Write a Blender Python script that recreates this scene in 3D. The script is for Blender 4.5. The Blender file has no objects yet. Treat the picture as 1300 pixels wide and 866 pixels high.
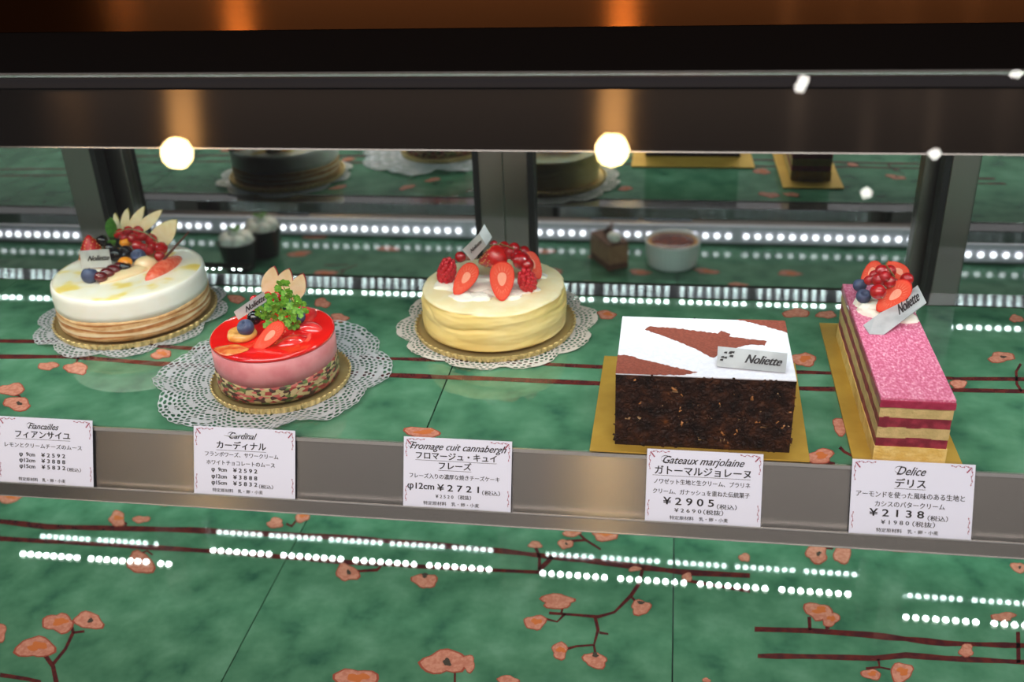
import bpy, math, random
from mathutils import Vector, Matrix, noise
random.seed(7)
SC = bpy.context.scene
COL = SC.collection
R = math.radians
Z0 = 1.0                       # height of the shelf top above the shop floor; z below is relative to it

# ------------------------------------------------------------------ camera
F_PX, PITCH, ROLL, YAW, CAM_H = 1291.3, R(27.178), R(-2.33), R(-9.49), 0.40
_fw = Vector((math.sin(YAW)*math.cos(PITCH), math.cos(YAW)*math.cos(PITCH), -math.sin(PITCH)))
_r0 = Vector((math.cos(YAW), -math.sin(YAW), 0)); _u0 = _r0.cross(_fw)
C_R = math.cos(ROLL)*_r0 + math.sin(ROLL)*_u0
C_U = -math.sin(ROLL)*_r0 + math.cos(ROLL)*_u0
C_P = Vector((0, 0, Z0 + CAM_H))
cam_d = bpy.data.cameras.new('camera'); cam = bpy.data.objects.new('camera', cam_d); COL.objects.link(cam)
M3 = Matrix((C_R, C_U, -_fw)).transposed()
cam.matrix_world = Matrix.Translation(C_P) @ M3.to_4x4()
cam_d.sensor_width = 36; cam_d.lens = F_PX*36/1300
cam_d.clip_start = 0.01; cam_d.clip_end = 30
cam_d.dof.use_dof = True; cam_d.dof.focus_distance = 0.745; cam_d.dof.aperture_fstop = 6.2
SC.camera = cam

# ------------------------------------------------------------------ world, lights, exposure
w = bpy.data.worlds.new('World'); SC.world = w; w.use_nodes = True
bg = w.node_tree.nodes['Background']; bg.inputs[0].default_value = (0.92, 0.86, 0.86, 1); bg.inputs[1].default_value = 0.30
SC.view_settings.view_transform = 'Standard'; SC.view_settings.look = 'None'
SC.view_settings.gamma = 1; SC.view_settings.use_curve_mapping = False
SC.view_settings.exposure = 0.0
SC.cycles.use_denoising = True
SC.cycles.caustics_reflective = False; SC.cycles.caustics_refractive = False
SC.cycles.max_bounces = 10; SC.cycles.glossy_bounces = 6; SC.cycles.transparent_max_bounces = 12
SC.cycles.sample_clamp_indirect = 12

def lamp(name, kind, loc, power, color, **kw):
    d = bpy.data.lights.new(name, kind); d.energy = power; d.color = color
    for k, v in kw.items():
        if k != 'rot': setattr(d, k, v)
    o = bpy.data.objects.new(name, d); o.location = (loc[0], loc[1], loc[2] + Z0); COL.objects.link(o)
    if 'rot' in kw: o.rotation_euler = kw['rot']
    return o
LED_TOP, LED_LOW, LED_BAR = 105.0, 150.0, 5.0      # emission of the diode rows
lamp('room_fill', 'AREA', (-0.1, -0.42, 1.35), 46, (1.0, 0.97, 0.96), shape='RECTANGLE', size=2.6, size_y=0.7, rot=(R(42), 0, 0))  # unseen soft area light, added as general fill for cake fronts and deck
WARM = (1.0, 0.66, 0.26)
lamp('downlight', 'POINT', (-1.110, -0.858, 0.945), 12, WARM, shadow_soft_size=0.035)
lamp('downlight', 'POINT', (-0.132, -1.019, 1.044), 15, WARM, shadow_soft_size=0.038)
lamp('downlight', 'POINT', (-1.60, -0.92, 1.50), 7, WARM, shadow_soft_size=0.03)
for p_ in ((0.288, -0.939, 1.178), (0.280, -0.939, 1.160), (0.569, -0.978, 1.02), (0.711, -0.876, 1.157), (0.515, -0.867, 1.248), (0.435, -1.033, 0.951)):
    lamp('far_spot', 'POINT', p_, 0.25, (1, 0.98, 0.9), shadow_soft_size=0.012)

# ------------------------------------------------------------------ helpers
def P(x, y, z): return Vector((x, y, z + Z0))
def ray(px, py): return _fw + C_R*((px-650)/F_PX) - C_U*((py-433)/F_PX)
def at(px, py, z):                      # point of the horizontal plane z (relative to the shelf)
    d = ray(px, py); return C_P + d*((z - CAM_H)/d.z)
def aty(px, py, y):                     # point of the vertical plane Y = y
    d = ray(px, py); return C_P + d*(y/d.y)
def lin(c): 
    return tuple(((v/255)/12.92 if v/255 <= .04045 else ((v/255+.055)/1.055)**2.4) for v in c)
_mats = {}
def mat(name, c, rough=.5, metal=0., c2=None, ns=60., nd=4., lo=.4, hi=.6, bump=0., bs=200., sss=0., coat=0., spec=.5,
        emit=0., aniso=0., trans=0., stops=None, voro=None, stretch=None, tang=None):
    if name in _mats: return _mats[name]
    m = bpy.data.materials.new(name); m.use_nodes = True; t = m.node_tree; b = t.nodes['Principled BSDF']
    L = t.links.new
    b.inputs['Base Color'].default_value = (*lin(c), 1); b.inputs['Roughness'].default_value = rough
    b.inputs['Metallic'].default_value = metal; b.inputs['Specular IOR Level'].default_value = spec
    if coat: b.inputs['Coat Weight'].default_value = coat; b.inputs['Coat Roughness'].default_value = .04
    if sss:
        b.inputs['Subsurface Weight'].default_value = sss; b.inputs['Subsurface Radius'].default_value = (1, .5, .3)
        b.inputs['Subsurface Scale'].default_value = .004
    if trans: b.inputs['Transmission Weight'].default_value = trans
    if emit:
        b.inputs['Emission Color'].default_value = (*lin(c), 1); b.inputs['Emission Strength'].default_value = emit
    if aniso:
        b.inputs['Anisotropic'].default_value = aniso
        tg = t.nodes.new('ShaderNodeCombineXYZ'); tg.inputs[1].default_value = .6; tg.inputs[2].default_value = .8      # grain runs along X, highlights stretch upright
        L(tg.outputs[0], b.inputs['Tangent'])
    co = t.nodes.new('ShaderNodeTexCoord'); src = co.outputs['Object']
    if stretch:
        mp = t.nodes.new('ShaderNodeMapping'); mp.inputs['Scale'].default_value = stretch; L(src, mp.inputs[0]); src = mp.outputs[0]
    if c2 is not None or stops:
        if voro:
            n = t.nodes.new('ShaderNodeTexVoronoi'); n.inputs['Scale'].default_value = ns
            sp = t.nodes.new('ShaderNodeSeparateColor'); L(n.outputs['Color'], sp.inputs[0]); fac = sp.outputs[0]
        else:
            n = t.nodes.new('ShaderNodeTexNoise'); n.inputs['Scale'].default_value = ns; n.inputs['Detail'].default_value = nd
            fac = n.outputs['Fac']
        L(src, n.inputs['Vector'])
        cr = t.nodes.new('ShaderNodeValToRGB')
        if stops:
            e = cr.color_ramp.elements
            if voro: cr.color_ramp.interpolation = 'CONSTANT'
            e[0].position, e[0].color = stops[0][0], (*lin(stops[0][1]), 1)
            e[1].position, e[1].color = stops[1][0], (*lin(stops[1][1]), 1)
            for q, cc in stops[2:]:
                k = e.new(q); k.color = (*lin(cc), 1)
        else:
            e = cr.color_ramp.elements
            e[0].position, e[0].color = lo, (*lin(c), 1); e[1].position, e[1].color = hi, (*lin(c2), 1)
        L(fac, cr.inputs[0]); L(cr.outputs[0], b.inputs['Base Color'])
    if bump:
        n2 = t.nodes.new('ShaderNodeTexNoise'); n2.inputs['Scale'].default_value = bs; n2.inputs['Detail'].default_value = 5
        L(src, n2.inputs['Vector'])
        bp = t.nodes.new('ShaderNodeBump'); bp.inputs['Strength'].default_value = bump; bp.inputs['Distance'].default_value = .0015
        L(n2.outputs['Fac'], bp.inputs['Height']); L(bp.outputs[0], b.inputs['Normal'])
    _mats[name] = m; return m
def glass_mat(name, tint=(1, 1, 1), ior=1.45, rough=0.0, fmul=1.0):
    m = bpy.data.materials.new(name); m.use_nodes = True; t = m.node_tree; L = t.links.new
    t.nodes.remove(t.nodes['Principled BSDF']); out = t.nodes['Material Output']
    tr = t.nodes.new('ShaderNodeBsdfTransparent'); tr.inputs[0].default_value = (*tint, 1)
    gl = t.nodes.new('ShaderNodeBsdfGlossy'); gl.inputs['Roughness'].default_value = rough
    fr = t.nodes.new('ShaderNodeFresnel'); fr.inputs[0].default_value = ior
    mx = t.nodes.new('ShaderNodeMixShader'); L(fr.outputs[0], mx.inputs[0]); L(tr.outputs[0], mx.inputs[1]); L(gl.outputs[0], mx.inputs[2])
    L(mx.outputs[0], out.inputs[0]); return m

class MB:
    """collects shapes in world coordinates; build() links them as ONE mesh object"""
    def __init__(s): s.v = []; s.f = []; s.m = []
    def add(s, vs, fs, m=0):
        b = len(s.v); s.v.extend(Vector(q) for q in vs)
        for f in fs: s.f.append(tuple(i+b for i in f)); s.m.append(m)
        return s
    def box(s, lo, hi, m=0):
        x0, y0, z0 = lo; x1, y1, z1 = hi
        return s.add([(x0,y0,z0),(x1,y0,z0),(x1,y1,z0),(x0,y1,z0),(x0,y0,z1),(x1,y0,z1),(x1,y1,z1),(x0,y1,z1)],
              [(3,2,1,0),(4,5,6,7),(0,1,5,4),(1,2,6,5),(2,3,7,6),(3,0,4,7)], m)
    def profile_x(s, pts, x0, x1, m=0, closed=True):     # section in YZ swept along X
        n = len(pts); vs = [(x0, y, z) for y, z in pts] + [(x1, y, z) for y, z in pts]
        fs = [(i, (i+1) % n, (i+1) % n+n, i+n) for i in range(n)]
        if closed: fs += [tuple(range(n-1, -1, -1)), tuple(range(n, 2*n))]
        return s.add(vs, fs, m)
    def prism(s, poly, h, m=0, m_side=None):             # polygon (3-D points) thickened along vector h
        n = len(poly); h = Vector(h); vs = [Vector(q) for q in poly] + [Vector(q)+h for q in poly]
        s.add(vs, [tuple(range(n-1, -1, -1)), tuple(range(n, 2*n))], m)
        b = len(s.v)-2*n
        for i in range(n): s.f.append((b+i, b+(i+1) % n, b+(i+1) % n+n, b+i+n)); s.m.append(m if m_side is None else m_side)
        return s
    def lathe(s, prof, c, n=96, fn=None, mi=None):       # prof: (radius, z); fn(a, k, r, z) -> r, z ; mi: material of each band
        c = Vector(c); b = len(s.v); K = len(prof)
        for k, (r, z) in enumerate(prof):
            for i in range(n):
                a = 2*math.pi*i/n; rr, zz = (r, z) if fn is None else fn(a, k, r, z)
                s.v.append(c + Vector((rr*math.cos(a), rr*math.sin(a), zz)))
        for k in range(K-1):
            for i in range(n):
                j = (i+1) % n; s.f.append((b+k*n+i, b+k*n+j, b+(k+1)*n+j, b+(k+1)*n+i)); s.m.append(mi[k] if mi else 0)
        s.f.append(tuple(b+i for i in range(n-1, -1, -1))); s.m.append(mi[0] if mi else 0)
        s.f.append(tuple(b+(K-1)*n+i for i in range(n))); s.m.append(mi[-1] if mi else 0)
        return s
    def sphere(s, c, r, m=0, nu=20, nv=12, fn=None):
        c = Vector(c); r = Vector((r, r, r)) if not hasattr(r, '__len__') else Vector(r); b = len(s.v)
        pts = [Vector((0, 0, -1))]
        for j in range(1, nv):
            t = -math.pi/2+math.pi*j/nv
            for i in range(nu):
                a = 2*math.pi*i/nu; pts.append(Vector((math.cos(t)*math.cos(a), math.cos(t)*math.sin(a), math.sin(t))))
        pts.append(Vector((0, 0, 1)))
        if fn: pts = [fn(q) for q in pts]
        s.v.extend(c + Vector((q.x*r.x, q.y*r.y, q.z*r.z)) for q in pts); T = len(pts)-1
        F = [(b, b+1+(i+1) % nu, b+1+i) for i in range(nu)]
        for j in range(nv-2):
            for i in range(nu):
                k = b+1+j*nu; F.append((k+i, k+(i+1) % nu, k+nu+(i+1) % nu, k+nu+i))
        k = b+1+(nv-2)*nu
        F += [(k+i, k+(i+1) % nu, b+T) for i in range(nu)]
        s.f += F; s.m += [m]*len(F); return s
    def tube(s, pts, rad, n=8, m=0):
        pts = [Vector(q) for q in pts]; b = len(s.v); K = len(pts)
        if not hasattr(rad, '__len__'): rad = [rad]*K
        for k in range(K):
            d = (pts[min(k+1, K-1)]-pts[max(k-1, 0)]).normalized()
            u = d.cross(Vector((.31, .17, .93))).normalized(); v = d.cross(u)
            for i in range(n):
                a = 2*math.pi*i/n; s.v.append(pts[k]+(u*math.cos(a)+v*math.sin(a))*rad[k])
        for k in range(K-1):
            for i in range(n):
                j = (i+1) % n; s.f.append((b+k*n+i, b+k*n+j, b+(k+1)*n+j, b+(k+1)*n+i)); s.m.append(m)
        s.f += [tuple(b+i for i in range(n-1, -1, -1)), tuple(b+(K-1)*n+i for i in range(n))]; s.m += [m, m]
        return s
    def build(s, name, mats, parent=None, smooth=False, origin=None, bevel=0, autosmooth=None):
        if not isinstance(mats, (list, tuple)): mats = [mats]
        if origin is None:
            lo = [min(q[i] for q in s.v) for i in range(3)]; hi = [max(q[i] for q in s.v) for i in range(3)]
            origin = Vector(((lo[0]+hi[0])/2, (lo[1]+hi[1])/2, lo[2]))
        origin = Vector(origin)
        me = bpy.data.meshes.new(name); me.from_pydata([tuple(q-origin) for q in s.v], [], s.f)
        for m in mats: me.materials.append(m)
        me.polygons.foreach_set('material_index', s.m)
        if smooth: me.polygons.foreach_set('use_smooth', [True]*len(s.f))
        me.update()
        if autosmooth is not None: me.set_sharp_from_angle(angle=R(autosmooth))
        o = bpy.data.objects.new(name, me); COL.objects.link(o)
        put(o, parent, origin)
        if bevel:
            bv = o.modifiers.new('b', 'BEVEL'); bv.width = bevel; bv.segments = 2; bv.limit_method = 'ANGLE'
        return o
WORLD = {}
def put(o, parent, loc):
    loc = Vector(loc); WORLD[o.name] = loc
    o.parent = parent; o.location = loc - (WORLD[parent.name] if parent else Vector())
def thing(name, label, cat, loc, group=None, kind=None):
    o = bpy.data.objects.new(name, None); COL.objects.link(o); o.empty_display_size = .02; put(o, None, loc)
    o['label'] = label; o['category'] = cat
    if group: o['group'] = group
    if kind: o['kind'] = kind
    return o
def tag(o, label, cat, group=None, kind=None):
    o['label'] = label; o['category'] = cat
    if group: o['group'] = group
    if kind: o['kind'] = kind
    return o
def clone(o, parent, loc, rot=None, scale=None, name=None):
    c = o.copy(); COL.objects.link(c); put(c, parent, loc)
    if rot is not None:
        c.rotation_euler = rot.to_euler() if isinstance(rot, Matrix) else rot
    if scale is not None: c.scale = scale if hasattr(scale, '__len__') else (scale,)*3
    return c
def text_geo(body, size=1.0, shear=0.0, bold=0.0, align='CENTER', space=1.0):
    cu = bpy.data.curves.new('t', 'FONT'); cu.body = body; cu.size = size; cu.shear = shear; cu.offset = bold
    cu.align_x = align; cu.space_character = space; cu.resolution_u = 3
    o = bpy.data.objects.new('t', cu); COL.objects.link(o)
    dg = bpy.context.evaluated_depsgraph_get(); me = bpy.data.meshes.new_from_object(o.evaluated_get(dg))
    v = [q.co.copy() for q in me.vertices]; f = [tuple(q.vertices) for q in me.polygons]
    bpy.data.objects.remove(o); bpy.data.curves.remove(cu); bpy.data.meshes.remove(me)
    return v, f

# ------------------------------------------------------------------ materials
M_STEEL = mat('brushed_steel', (128, 122, 117), .25, 1, aniso=1)
M_STEEL_D = mat('dark_brushed_steel', (104, 98, 94), .36, 1, aniso=.85)
M_TRIM = mat('fine_brushed_trim', (196, 193, 197), .095, 1, aniso=1)
M_EDGE = mat('bright_steel_edge', (225, 222, 218), .25, 1)
M_BRONZE = mat('bronze_fascia', (33, 26, 21), .14, 1, aniso=1)
M_LEDGE = mat('dark_ledge_metal', (52, 48, 50), .4, .9)
M_BLACK = mat('black_top', (4, 3, 3), .7, spec=.05)
M_COPPER = mat('bronze_back_panel', (44, 22, 8), .15, 1, aniso=1)
M_DARK = mat('dark_case', (26, 25, 26), .6)
M_MIRROR = mat('mirror_glass', (192, 198, 196), .015, 1)
M_FRAME = mat('door_frame_steel', (150, 147, 142), .32, 1)
M_GASKET = mat('black_gasket', (12, 12, 13), .5)
BOARD = dict(rough=.018, spec=.6)
M_GREEN = mat('green_painted_board', (38, 100, 66), ns=32, nd=9, stops=[(.27, (44, 92, 72)), (.40, (66, 116, 88)), (.54, (80, 130, 100)), (.74, (100, 148, 120))], **BOARD)
M_BRANCH = mat('branch_brown_paint', (96, 38, 34), c2=(70, 30, 34), ns=120, **BOARD)
M_PETAL = mat('petal_salmon_paint', (188, 118, 98), c2=(206, 142, 120), ns=300, **BOARD)
M_PETAL_E = mat('petal_edge_paint', (158, 78, 62), **BOARD)
M_PETAL_C = mat('petal_centre_paint', (200, 112, 62), **BOARD)
M_SEPAL = mat('sepal_grey_paint', (74, 66, 58), **BOARD)
M_LED_T = mat('led_diode_top', (235, 255, 250), emit=LED_TOP)
M_LED_L = mat('led_diode_low', (235, 255, 250), emit=LED_LOW)
M_LED_B = mat('led_diode_bar', (250, 250, 255), emit=LED_BAR)
M_LEDSTRIP = mat('led_strip_white', (205, 200, 210), .5)
M_PAPER = mat('card_paper', (220, 221, 238), .45, spec=.3)
M_INK = mat('black_ink', (38, 32, 36), .6)
M_INKR = mat('wine_ink', (150, 60, 86), .6)
M_SLEEVE = glass_mat('clear_sleeve', (.97, .97, .98), 1.4, .05)
M_GLASS = glass_mat('front_glass', (.985, .99, .985), 1.42)
M_GOLD = mat('gold_card', (206, 164, 66), .45, .45, c2=(196, 154, 58), ns=40)
M_GOLDTRAY = mat('gold_foil_tray', (226, 200, 136), .3, .7)
M_DOILY_S = mat('silver_lace_paper', (188, 190, 194), .45, .2)
M_DOILY_W = mat('white_lace_paper', (204, 196, 188), .7)
M_SILVER = mat('silver_plate', (212, 214, 218), .32, .35, c2=(190, 193, 198), ns=60)
M_CURRANT = mat('red_currant_skin', (168, 8, 14), .06, sss=.25, coat=.6)
M_STRAW = mat('strawberry_skin', (206, 26, 20), .18, c2=(178, 14, 16), ns=250, coat=.4, bump=.15, bs=500)
M_SEED = mat('strawberry_seed', (224, 172, 84), .4)
M_SW_RIM = mat('strawberry_flesh_red', (196, 18, 10), .35, c2=(212, 36, 22), ns=300, spec=.08)
M_SW_MID = mat('strawberry_flesh_pink', (210, 46, 28), .35, c2=(232, 108, 80), ns=420, lo=.42, hi=.62, spec=.08)
M_SW_CORE = mat('strawberry_flesh_pale', (228, 104, 76), .35, c2=(244, 190, 166), ns=420, lo=.4, hi=.6, spec=.1)
M_RASP = mat('raspberry_skin', (188, 16, 34), .35, sss=.2, c2=(204, 34, 48), ns=300)
M_BLUEB = mat('blueberry_bloom', (44, 52, 84), .45, c2=(92, 106, 142), ns=180, lo=.4, hi=.75)
M_BLACKB = mat('blackcurrant_skin', (14, 11, 18), .12, coat=.5)
M_ORANGE = mat('orange_jelly', (236, 150, 40), .15, sss=.2, coat=.4)
M_APPLE = mat('apple_flesh', (240, 224, 178), .35, c2=(246, 234, 198), ns=160, sss=.2)
M_APPLE_S = mat('apple_red_skin', (158, 34, 36), .3)
M_APPLE_Y = mat('apple_yellow_skin', (196, 176, 96), .3)
M_LEAF = mat('mint_leaf', (52, 104, 34), .4, c2=(76, 128, 46), ns=250)
M_CHERVIL = mat('chervil_leaf', (70, 138, 34), .45, c2=(116, 176, 58), ns=400)
M_PEAR = mat('pear_flesh', (240, 214, 170), .2, sss=.3, coat=.4)
M_GRAPEFRUIT = mat('grapefruit_flesh', (232, 92, 66), .18, c2=(240, 126, 98), ns=300, sss=.3, coat=.5, bump=.3, bs=400)
M_REDJELLY = mat('red_jelly_fruit', (206, 22, 26), .08, sss=.3, coat=.7, c2=(224, 62, 56), ns=160)
M_CHOC = mat('chocolate', (62, 30, 24), .35, c2=(78, 40, 32), ns=200)
M_STALK = mat('berry_stalk', (110, 96, 46), .5)
M_CREAM = mat('whipped_cream', (250, 244, 232), .45, sss=.15)
M_PARCH = mat('parchment', (216, 206, 170), .7)

# ------------------------------------------------------------------ the setting
XL, XR = -1.55, 1.05
MIR, MIRF, DK = 1.0, 0.972, -0.225
def struct(name, mb, m, **kw):
    o = mb.build(name, m, **kw); o['kind'] = 'structure'; return o
struct('floor', MB().box((-4, -3, -.02), (4, 2.2, 0)), mat('shop_floor', (70, 58, 50), .5, c2=(82, 68, 58), ns=6))
struct('wall_back', MB().box((-4, 1.3, 0), (4, 1.4, 2.9)), mat('back_wall', (40, 30, 24), .6, c2=(48, 36, 28), ns=5))
base = thing('case_base', 'dark plinth of the display case under the lower green deck', 'cabinet', P(0, .7, -1))
MB().box(P(XL, .40, -1), P(XR, 1.03, DK-.0125)).build('plinth', M_DARK, base)
struct('wall_left', MB().box(P(XL-.05, .36, -1), P(XL-.03, 1.08, .215)), M_DARK)
struct('wall_right', MB().box(P(XR+.03, .36, -1), P(XR+.05, 1.08, .215)), M_DARK)
struct('wall_rear', MB().box(P(XL-.05, 1.085, -1), P(XR+.05, 1.10, .25)), M_DARK)

# ---- painted boards: deck (below) and shelf, with the printed plum branches
def blob(mb, px, py, rx, ry, z, seed, m, jag=.22, n=18, rot=0.0, dz=0.0, grow=1.0, ox=0, oy=0):
    rnd = random.Random(seed); ph = [rnd.uniform(0, 6.28) for _ in range(4)]
    out = []
    for i in range(n):
        a = 2*math.pi*i/n
        k = 1 + jag*(.6*math.sin(2*a+ph[0])+.5*math.sin(3*a+ph[1])+.35*math.sin(5*a+ph[2])) + rnd.uniform(-.05, .05)
        x, y = math.cos(a)*rx*k*grow, math.sin(a)*ry*k*grow
        out.append(at(px+ox+x*math.cos(rot)-y*math.sin(rot), py+oy+x*math.sin(rot)+y*math.cos(rot), z)+Vector((0, 0, dz)))
    out.reverse()
    mb.add(out, [tuple(range(n))], m)
def flower(mb, px, py, rx, ry, z, kind=0):
    s = int(px*7+py*13); e = (s % 9)*.000013
    blob(mb, px, py, rx, ry, z, s, 3, dz=.00022+e, grow=1.07)
    blob(mb, px, py, rx, ry, z, s, 2, dz=.0004+e, grow=.96)
    if kind == 1: blob(mb, px, py, rx*.5, ry*.42, z, s+1, 4, dz=.00056+e, ox=rx*.12, oy=-ry*.1, jag=.35)
    if kind == 2: blob(mb, px, py, rx*.22, ry*.28, z, s+2, 5, dz=.00056+e, jag=.3, ox=rx*.15)
    if kind == 3: blob(mb, px, py, rx*.3, ry*.3, z, s+3, 5, dz=.00056+e, jag=.3, oy=-ry*.7)
def stroke(mb, pts, w, z, m=1, dz=.00015):
    g = []
    for i in range(len(pts)-1):
        (x0, y0), (x1, y1) = pts[i], pts[i+1]; k = max(1, int(math.hypot(x1-x0, y1-y0)/25))
        for j in range(k): g.append((x0+(x1-x0)*j/k, y0+(y1-y0)*j/k))
    g.append(pts[-1]); rnd = random.Random(int(pts[0][0]*3+pts[0][1])); L = []; Rr = []
    for i, q in enumerate(g):
        a = g[max(i-1, 0)]; b = g[min(i+1, len(g)-1)]; dx, dy = b[0]-a[0], b[1]-a[1]; l = math.hypot(dx, dy) or 1
        ww = w*(.5+rnd.uniform(-.12, .12)); nx, ny = -dy/l*ww, dx/l*ww
        L.append(at(q[0]+nx, q[1]+ny, z)+Vector((0, 0, dz))); Rr.append(at(q[0]-nx, q[1]-ny, z)+Vector((0, 0, dz)))
    n = len(g)
    mb.add(L+Rr, [(i, i+1, n+i+1, n+i) for i in range(n-1)], m)
def c4(p): return (p[0]/2.889, 620+p[1]/2.889)
def c5(p): return (420+p[0]/2.889, 620+p[1]/2.889)
def c6(p): return (850+p[0]/2.889, 650+p[1]/2.889)
deck_fl, deck_st = [], []
K = 1/2.889
for f, lst in ((c4, [(430,113,30,25,1),(518,115,28,14,0),(35,35,45,18,1),(600,58,15,8,0),(1010,128,30,17,0),(1110,103,28,20,1),(515,275,45,40,0),(215,495,50,36,1),(325,487,48,31,2),(130,585,64,40,1),(5,530,18,30,0)]),
               (c5, [(830,415,65,24,0),(750,493,35,28,1),(840,597,30,28,1),(970,633,42,28,3),(1137,438,38,24,3),(885,158,33,20,1),(1005,170,50,22,1),(860,205,25,18,2),(750,208,22,14,0),(415,640,75,46,2),(505,643,25,28,0),(650,705,40,15,0),(90,700,72,40,1),(345,340,40,28,3),(60,310,38,32,2),(1115,297,22,9,0)]),
               (c6, [(540,155,42,30,2),(635,155,34,32,0),(860,142,40,7,0),(1280,205,28,18,2),(275,168,18,17,0),(65,240,20,14,0),(545,365,50,30,1),(590,395,28,26,1),(1225,385,45,15,0),(1088,510,28,22,0),(740,597,33,19,1),(850,590,42,33,1),(135,618,15,8,0)])):
    for x, y, a, b, k in lst: q = f((x, y)); deck_fl.append((q[0], q[1], a*K, b*K, k))
deck_fl += [(540, 905, 30, 12, 0), (760, 930, 28, 12, 1), (300, 940, 26, 14, 0), (930, 960, 30, 13, 1), (60, 960, 30, 14, 0), (1150, 980, 30, 14, 1), (640, 1000, 30, 14, 0), (-120, 900, 28, 14, 1), (-300, 820, 28, 13, 0), (-200, 1000, 30, 13, 0),
            (840, 1010, 34, 13, 0), (480, 1010, 30, 12, 1), (1000, 900, 24, 11, 0), (1330, 900, 30, 14, 0), (380, 560, 20, 10, 0), (560, 560, 22, 10, 1), (800, 560, 20, 10, 0), (180, 600, 20, 9, 1), (980, 600, 20, 9, 0)]
deck_st += [([(-300, 640), (0, 662), (60, 669), (150, 671), (240, 673), (340, 678), (440, 683), (540, 691), (640, 700), (690, 706), (740, 711), (820, 721), (870, 727), (952, 731)], 6.5),
            ([(-300, 660), (0, 684), (140, 692), (270, 700), (440, 714), (560, 721), (690, 727)], 5.5),
            ([(870, 737), (952, 751)], 4),
            ([(958, 799), (1030, 801), (1100, 806), (1200, 817), (1300, 820), (1500, 832)], 7), ([(962, 833), (1040, 834), (1110, 836), (1150, 832), (1200, 836), (1300, 841), (1500, 850)], 6.5)]
for pts, wd in (([(1145,290),(1130,350),(1100,395),(1040,455),(980,472),(900,465),(800,458)], 4.2), ([(970,475),(980,520),(965,575),(900,580),(865,590)], 3.8), ([(965,575),(972,620)], 3.2),
                ([(845,460),(850,440)], 3), ([(985,530),(1018,535)], 3), ([(1100,395),(1125,425)], 3), ([(765,300),(800,265),(815,250)], 5), ([(750,215),(765,250),(765,300)], 4),
                ([(860,195),(935,190),(990,225)], 3), ([(900,158),(935,190)], 3), ([(860,460),(830,490),(790,480)], 3), ([(90,305),(170,300),(185,285)], 3.2), ([(415,640),(455,665),(455,720)], 3.6)):
    deck_st.append(([c5(q) for q in pts], wd))
for pts, wd in (([(0,685),(100,700),(150,711)], 4.5), ([(165,612),(195,655),(208,720)], 6), ([(195,645),(240,590),(268,530),(262,500)], 3.6), ([(268,530),(310,525)], 3.4), ([(460,150),(462,125)], 2.6), ([(1050,130),(1070,140),(1085,120)], 2.6), ([(515,240),(540,230),(560,245)], 2.6)):
    deck_st.append(([c4(q) for q in pts], wd))
for pts, wd in (([(515,435),(512,385)], 5), ([(580,430),(575,400)], 5), ([(765,540),(770,570),(720,575)], 3), ([(770,570),(810,578)], 3), ([(1278,440),(1280,555)], 4.5), ([(545,130),(600,135)], 2.5)):
    deck_st.append(([c6(q) for q in pts], wd))
shelf_fl = [(15, 495, 15, 8, 0), (22, 513, 17, 8, 2), (61, 465, 12, 5, 0), (97, 468, 13, 8, 0), (205, 450, 12, 6, 1), (409, 385, 9, 6, 0), (431, 404, 11, 5, 0), (1011, 398, 15, 6, 0), (1020, 457, 14, 9, 1), (1041, 580, 16, 9, 1),
            (1271, 454, 17, 6, 2), (1217, 488, 9, 6, 0), (1067, 542, 10, 10, 0), (1049, 400, 11, 5, 0), (1290, 405, 8, 5, 0), (536, 550, 22, 7, 1), (300, 380, 10, 5, 0), (770, 400, 12, 5, 1), (-80, 470, 18, 8, 0)]
shelf_st = [([(-400, 405), (0, 433), (60, 434), (130, 435), (250, 443), (480, 455), (620, 459), (760, 466), (900, 470), (1030, 473), (1140, 477), (1214, 481), (1296, 481.5), (1500, 490)], 4.2),
            ([(-400, 424), (0, 453), (90, 453), (200, 462), (330, 468), (480, 476), (620, 481), (760, 487), (900, 490), (1040, 494), (1214, 495.5), (1296, 497), (1500, 505)], 5),
            ([(8, 500), (25, 503), (30, 515)], 3), ([(1296, 462), (1290, 472), (1291, 488), (1297, 497)], 3.2), ([(1066, 568), (1072, 574), (1084, 580)], 4), ([(1040, 585), (1060, 589), (1080, 590)], 4), ([(97, 460), (100, 453)], 2.2)]
def board(thing_, xs, y0, y1, ztop, th, fl, st, name):
    # the print of each board is cut to that board: every print polygon goes to the board its centre lies on
    marks = MB()
    for pts, wd in st: stroke(marks, pts, wd, ztop)
    for a in fl: flower(marks, *a[:4], ztop, a[4])
    for i in range(len(xs)-1):
        x0, x1 = xs[i]+.0006, xs[i+1]-.0006
        mb = MB().box(P(x0, y0, ztop-th), P(x1, y1, ztop))
        for f, m in zip(marks.f, marks.m):
            c = sum((marks.v[k] for k in f), Vector())/len(f)
            if x0 <= c.x < x1+.0012 and y0 < c.y < y1-.004: mb.add([marks.v[k] for k in f], [tuple(range(len(f)))], m)
        mb.build(name, [M_GREEN, M_BRANCH, M_PETAL, M_PETAL_E, M_PETAL_C, M_SEPAL], thing_)
M_SEAM = mat('seam_teal', (18, 52, 52), .5)
deck = thing('display_deck', 'lower green painted deck printed with salmon plum blossom branches', 'shelf', P(0, .7, DK-.012))
board(deck, [XL, -1.083, -.717, -.3505, .0172, .384, .75, XR], .405, 1.025, DK, .008, deck_fl, deck_st, 'painted_board')
MB().box(P(XL, .405, DK-.012), P(XR, 1.025, DK-.0085)).build('under_board', M_SEAM, deck)
MB().profile_x([(.418, DK+.0006+Z0), (.430, DK+.0006+Z0), (.430, DK+.033+Z0), (.418, DK+.033+Z0)], XL, XR).build('front_rail', M_STEEL_D, deck)

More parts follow.
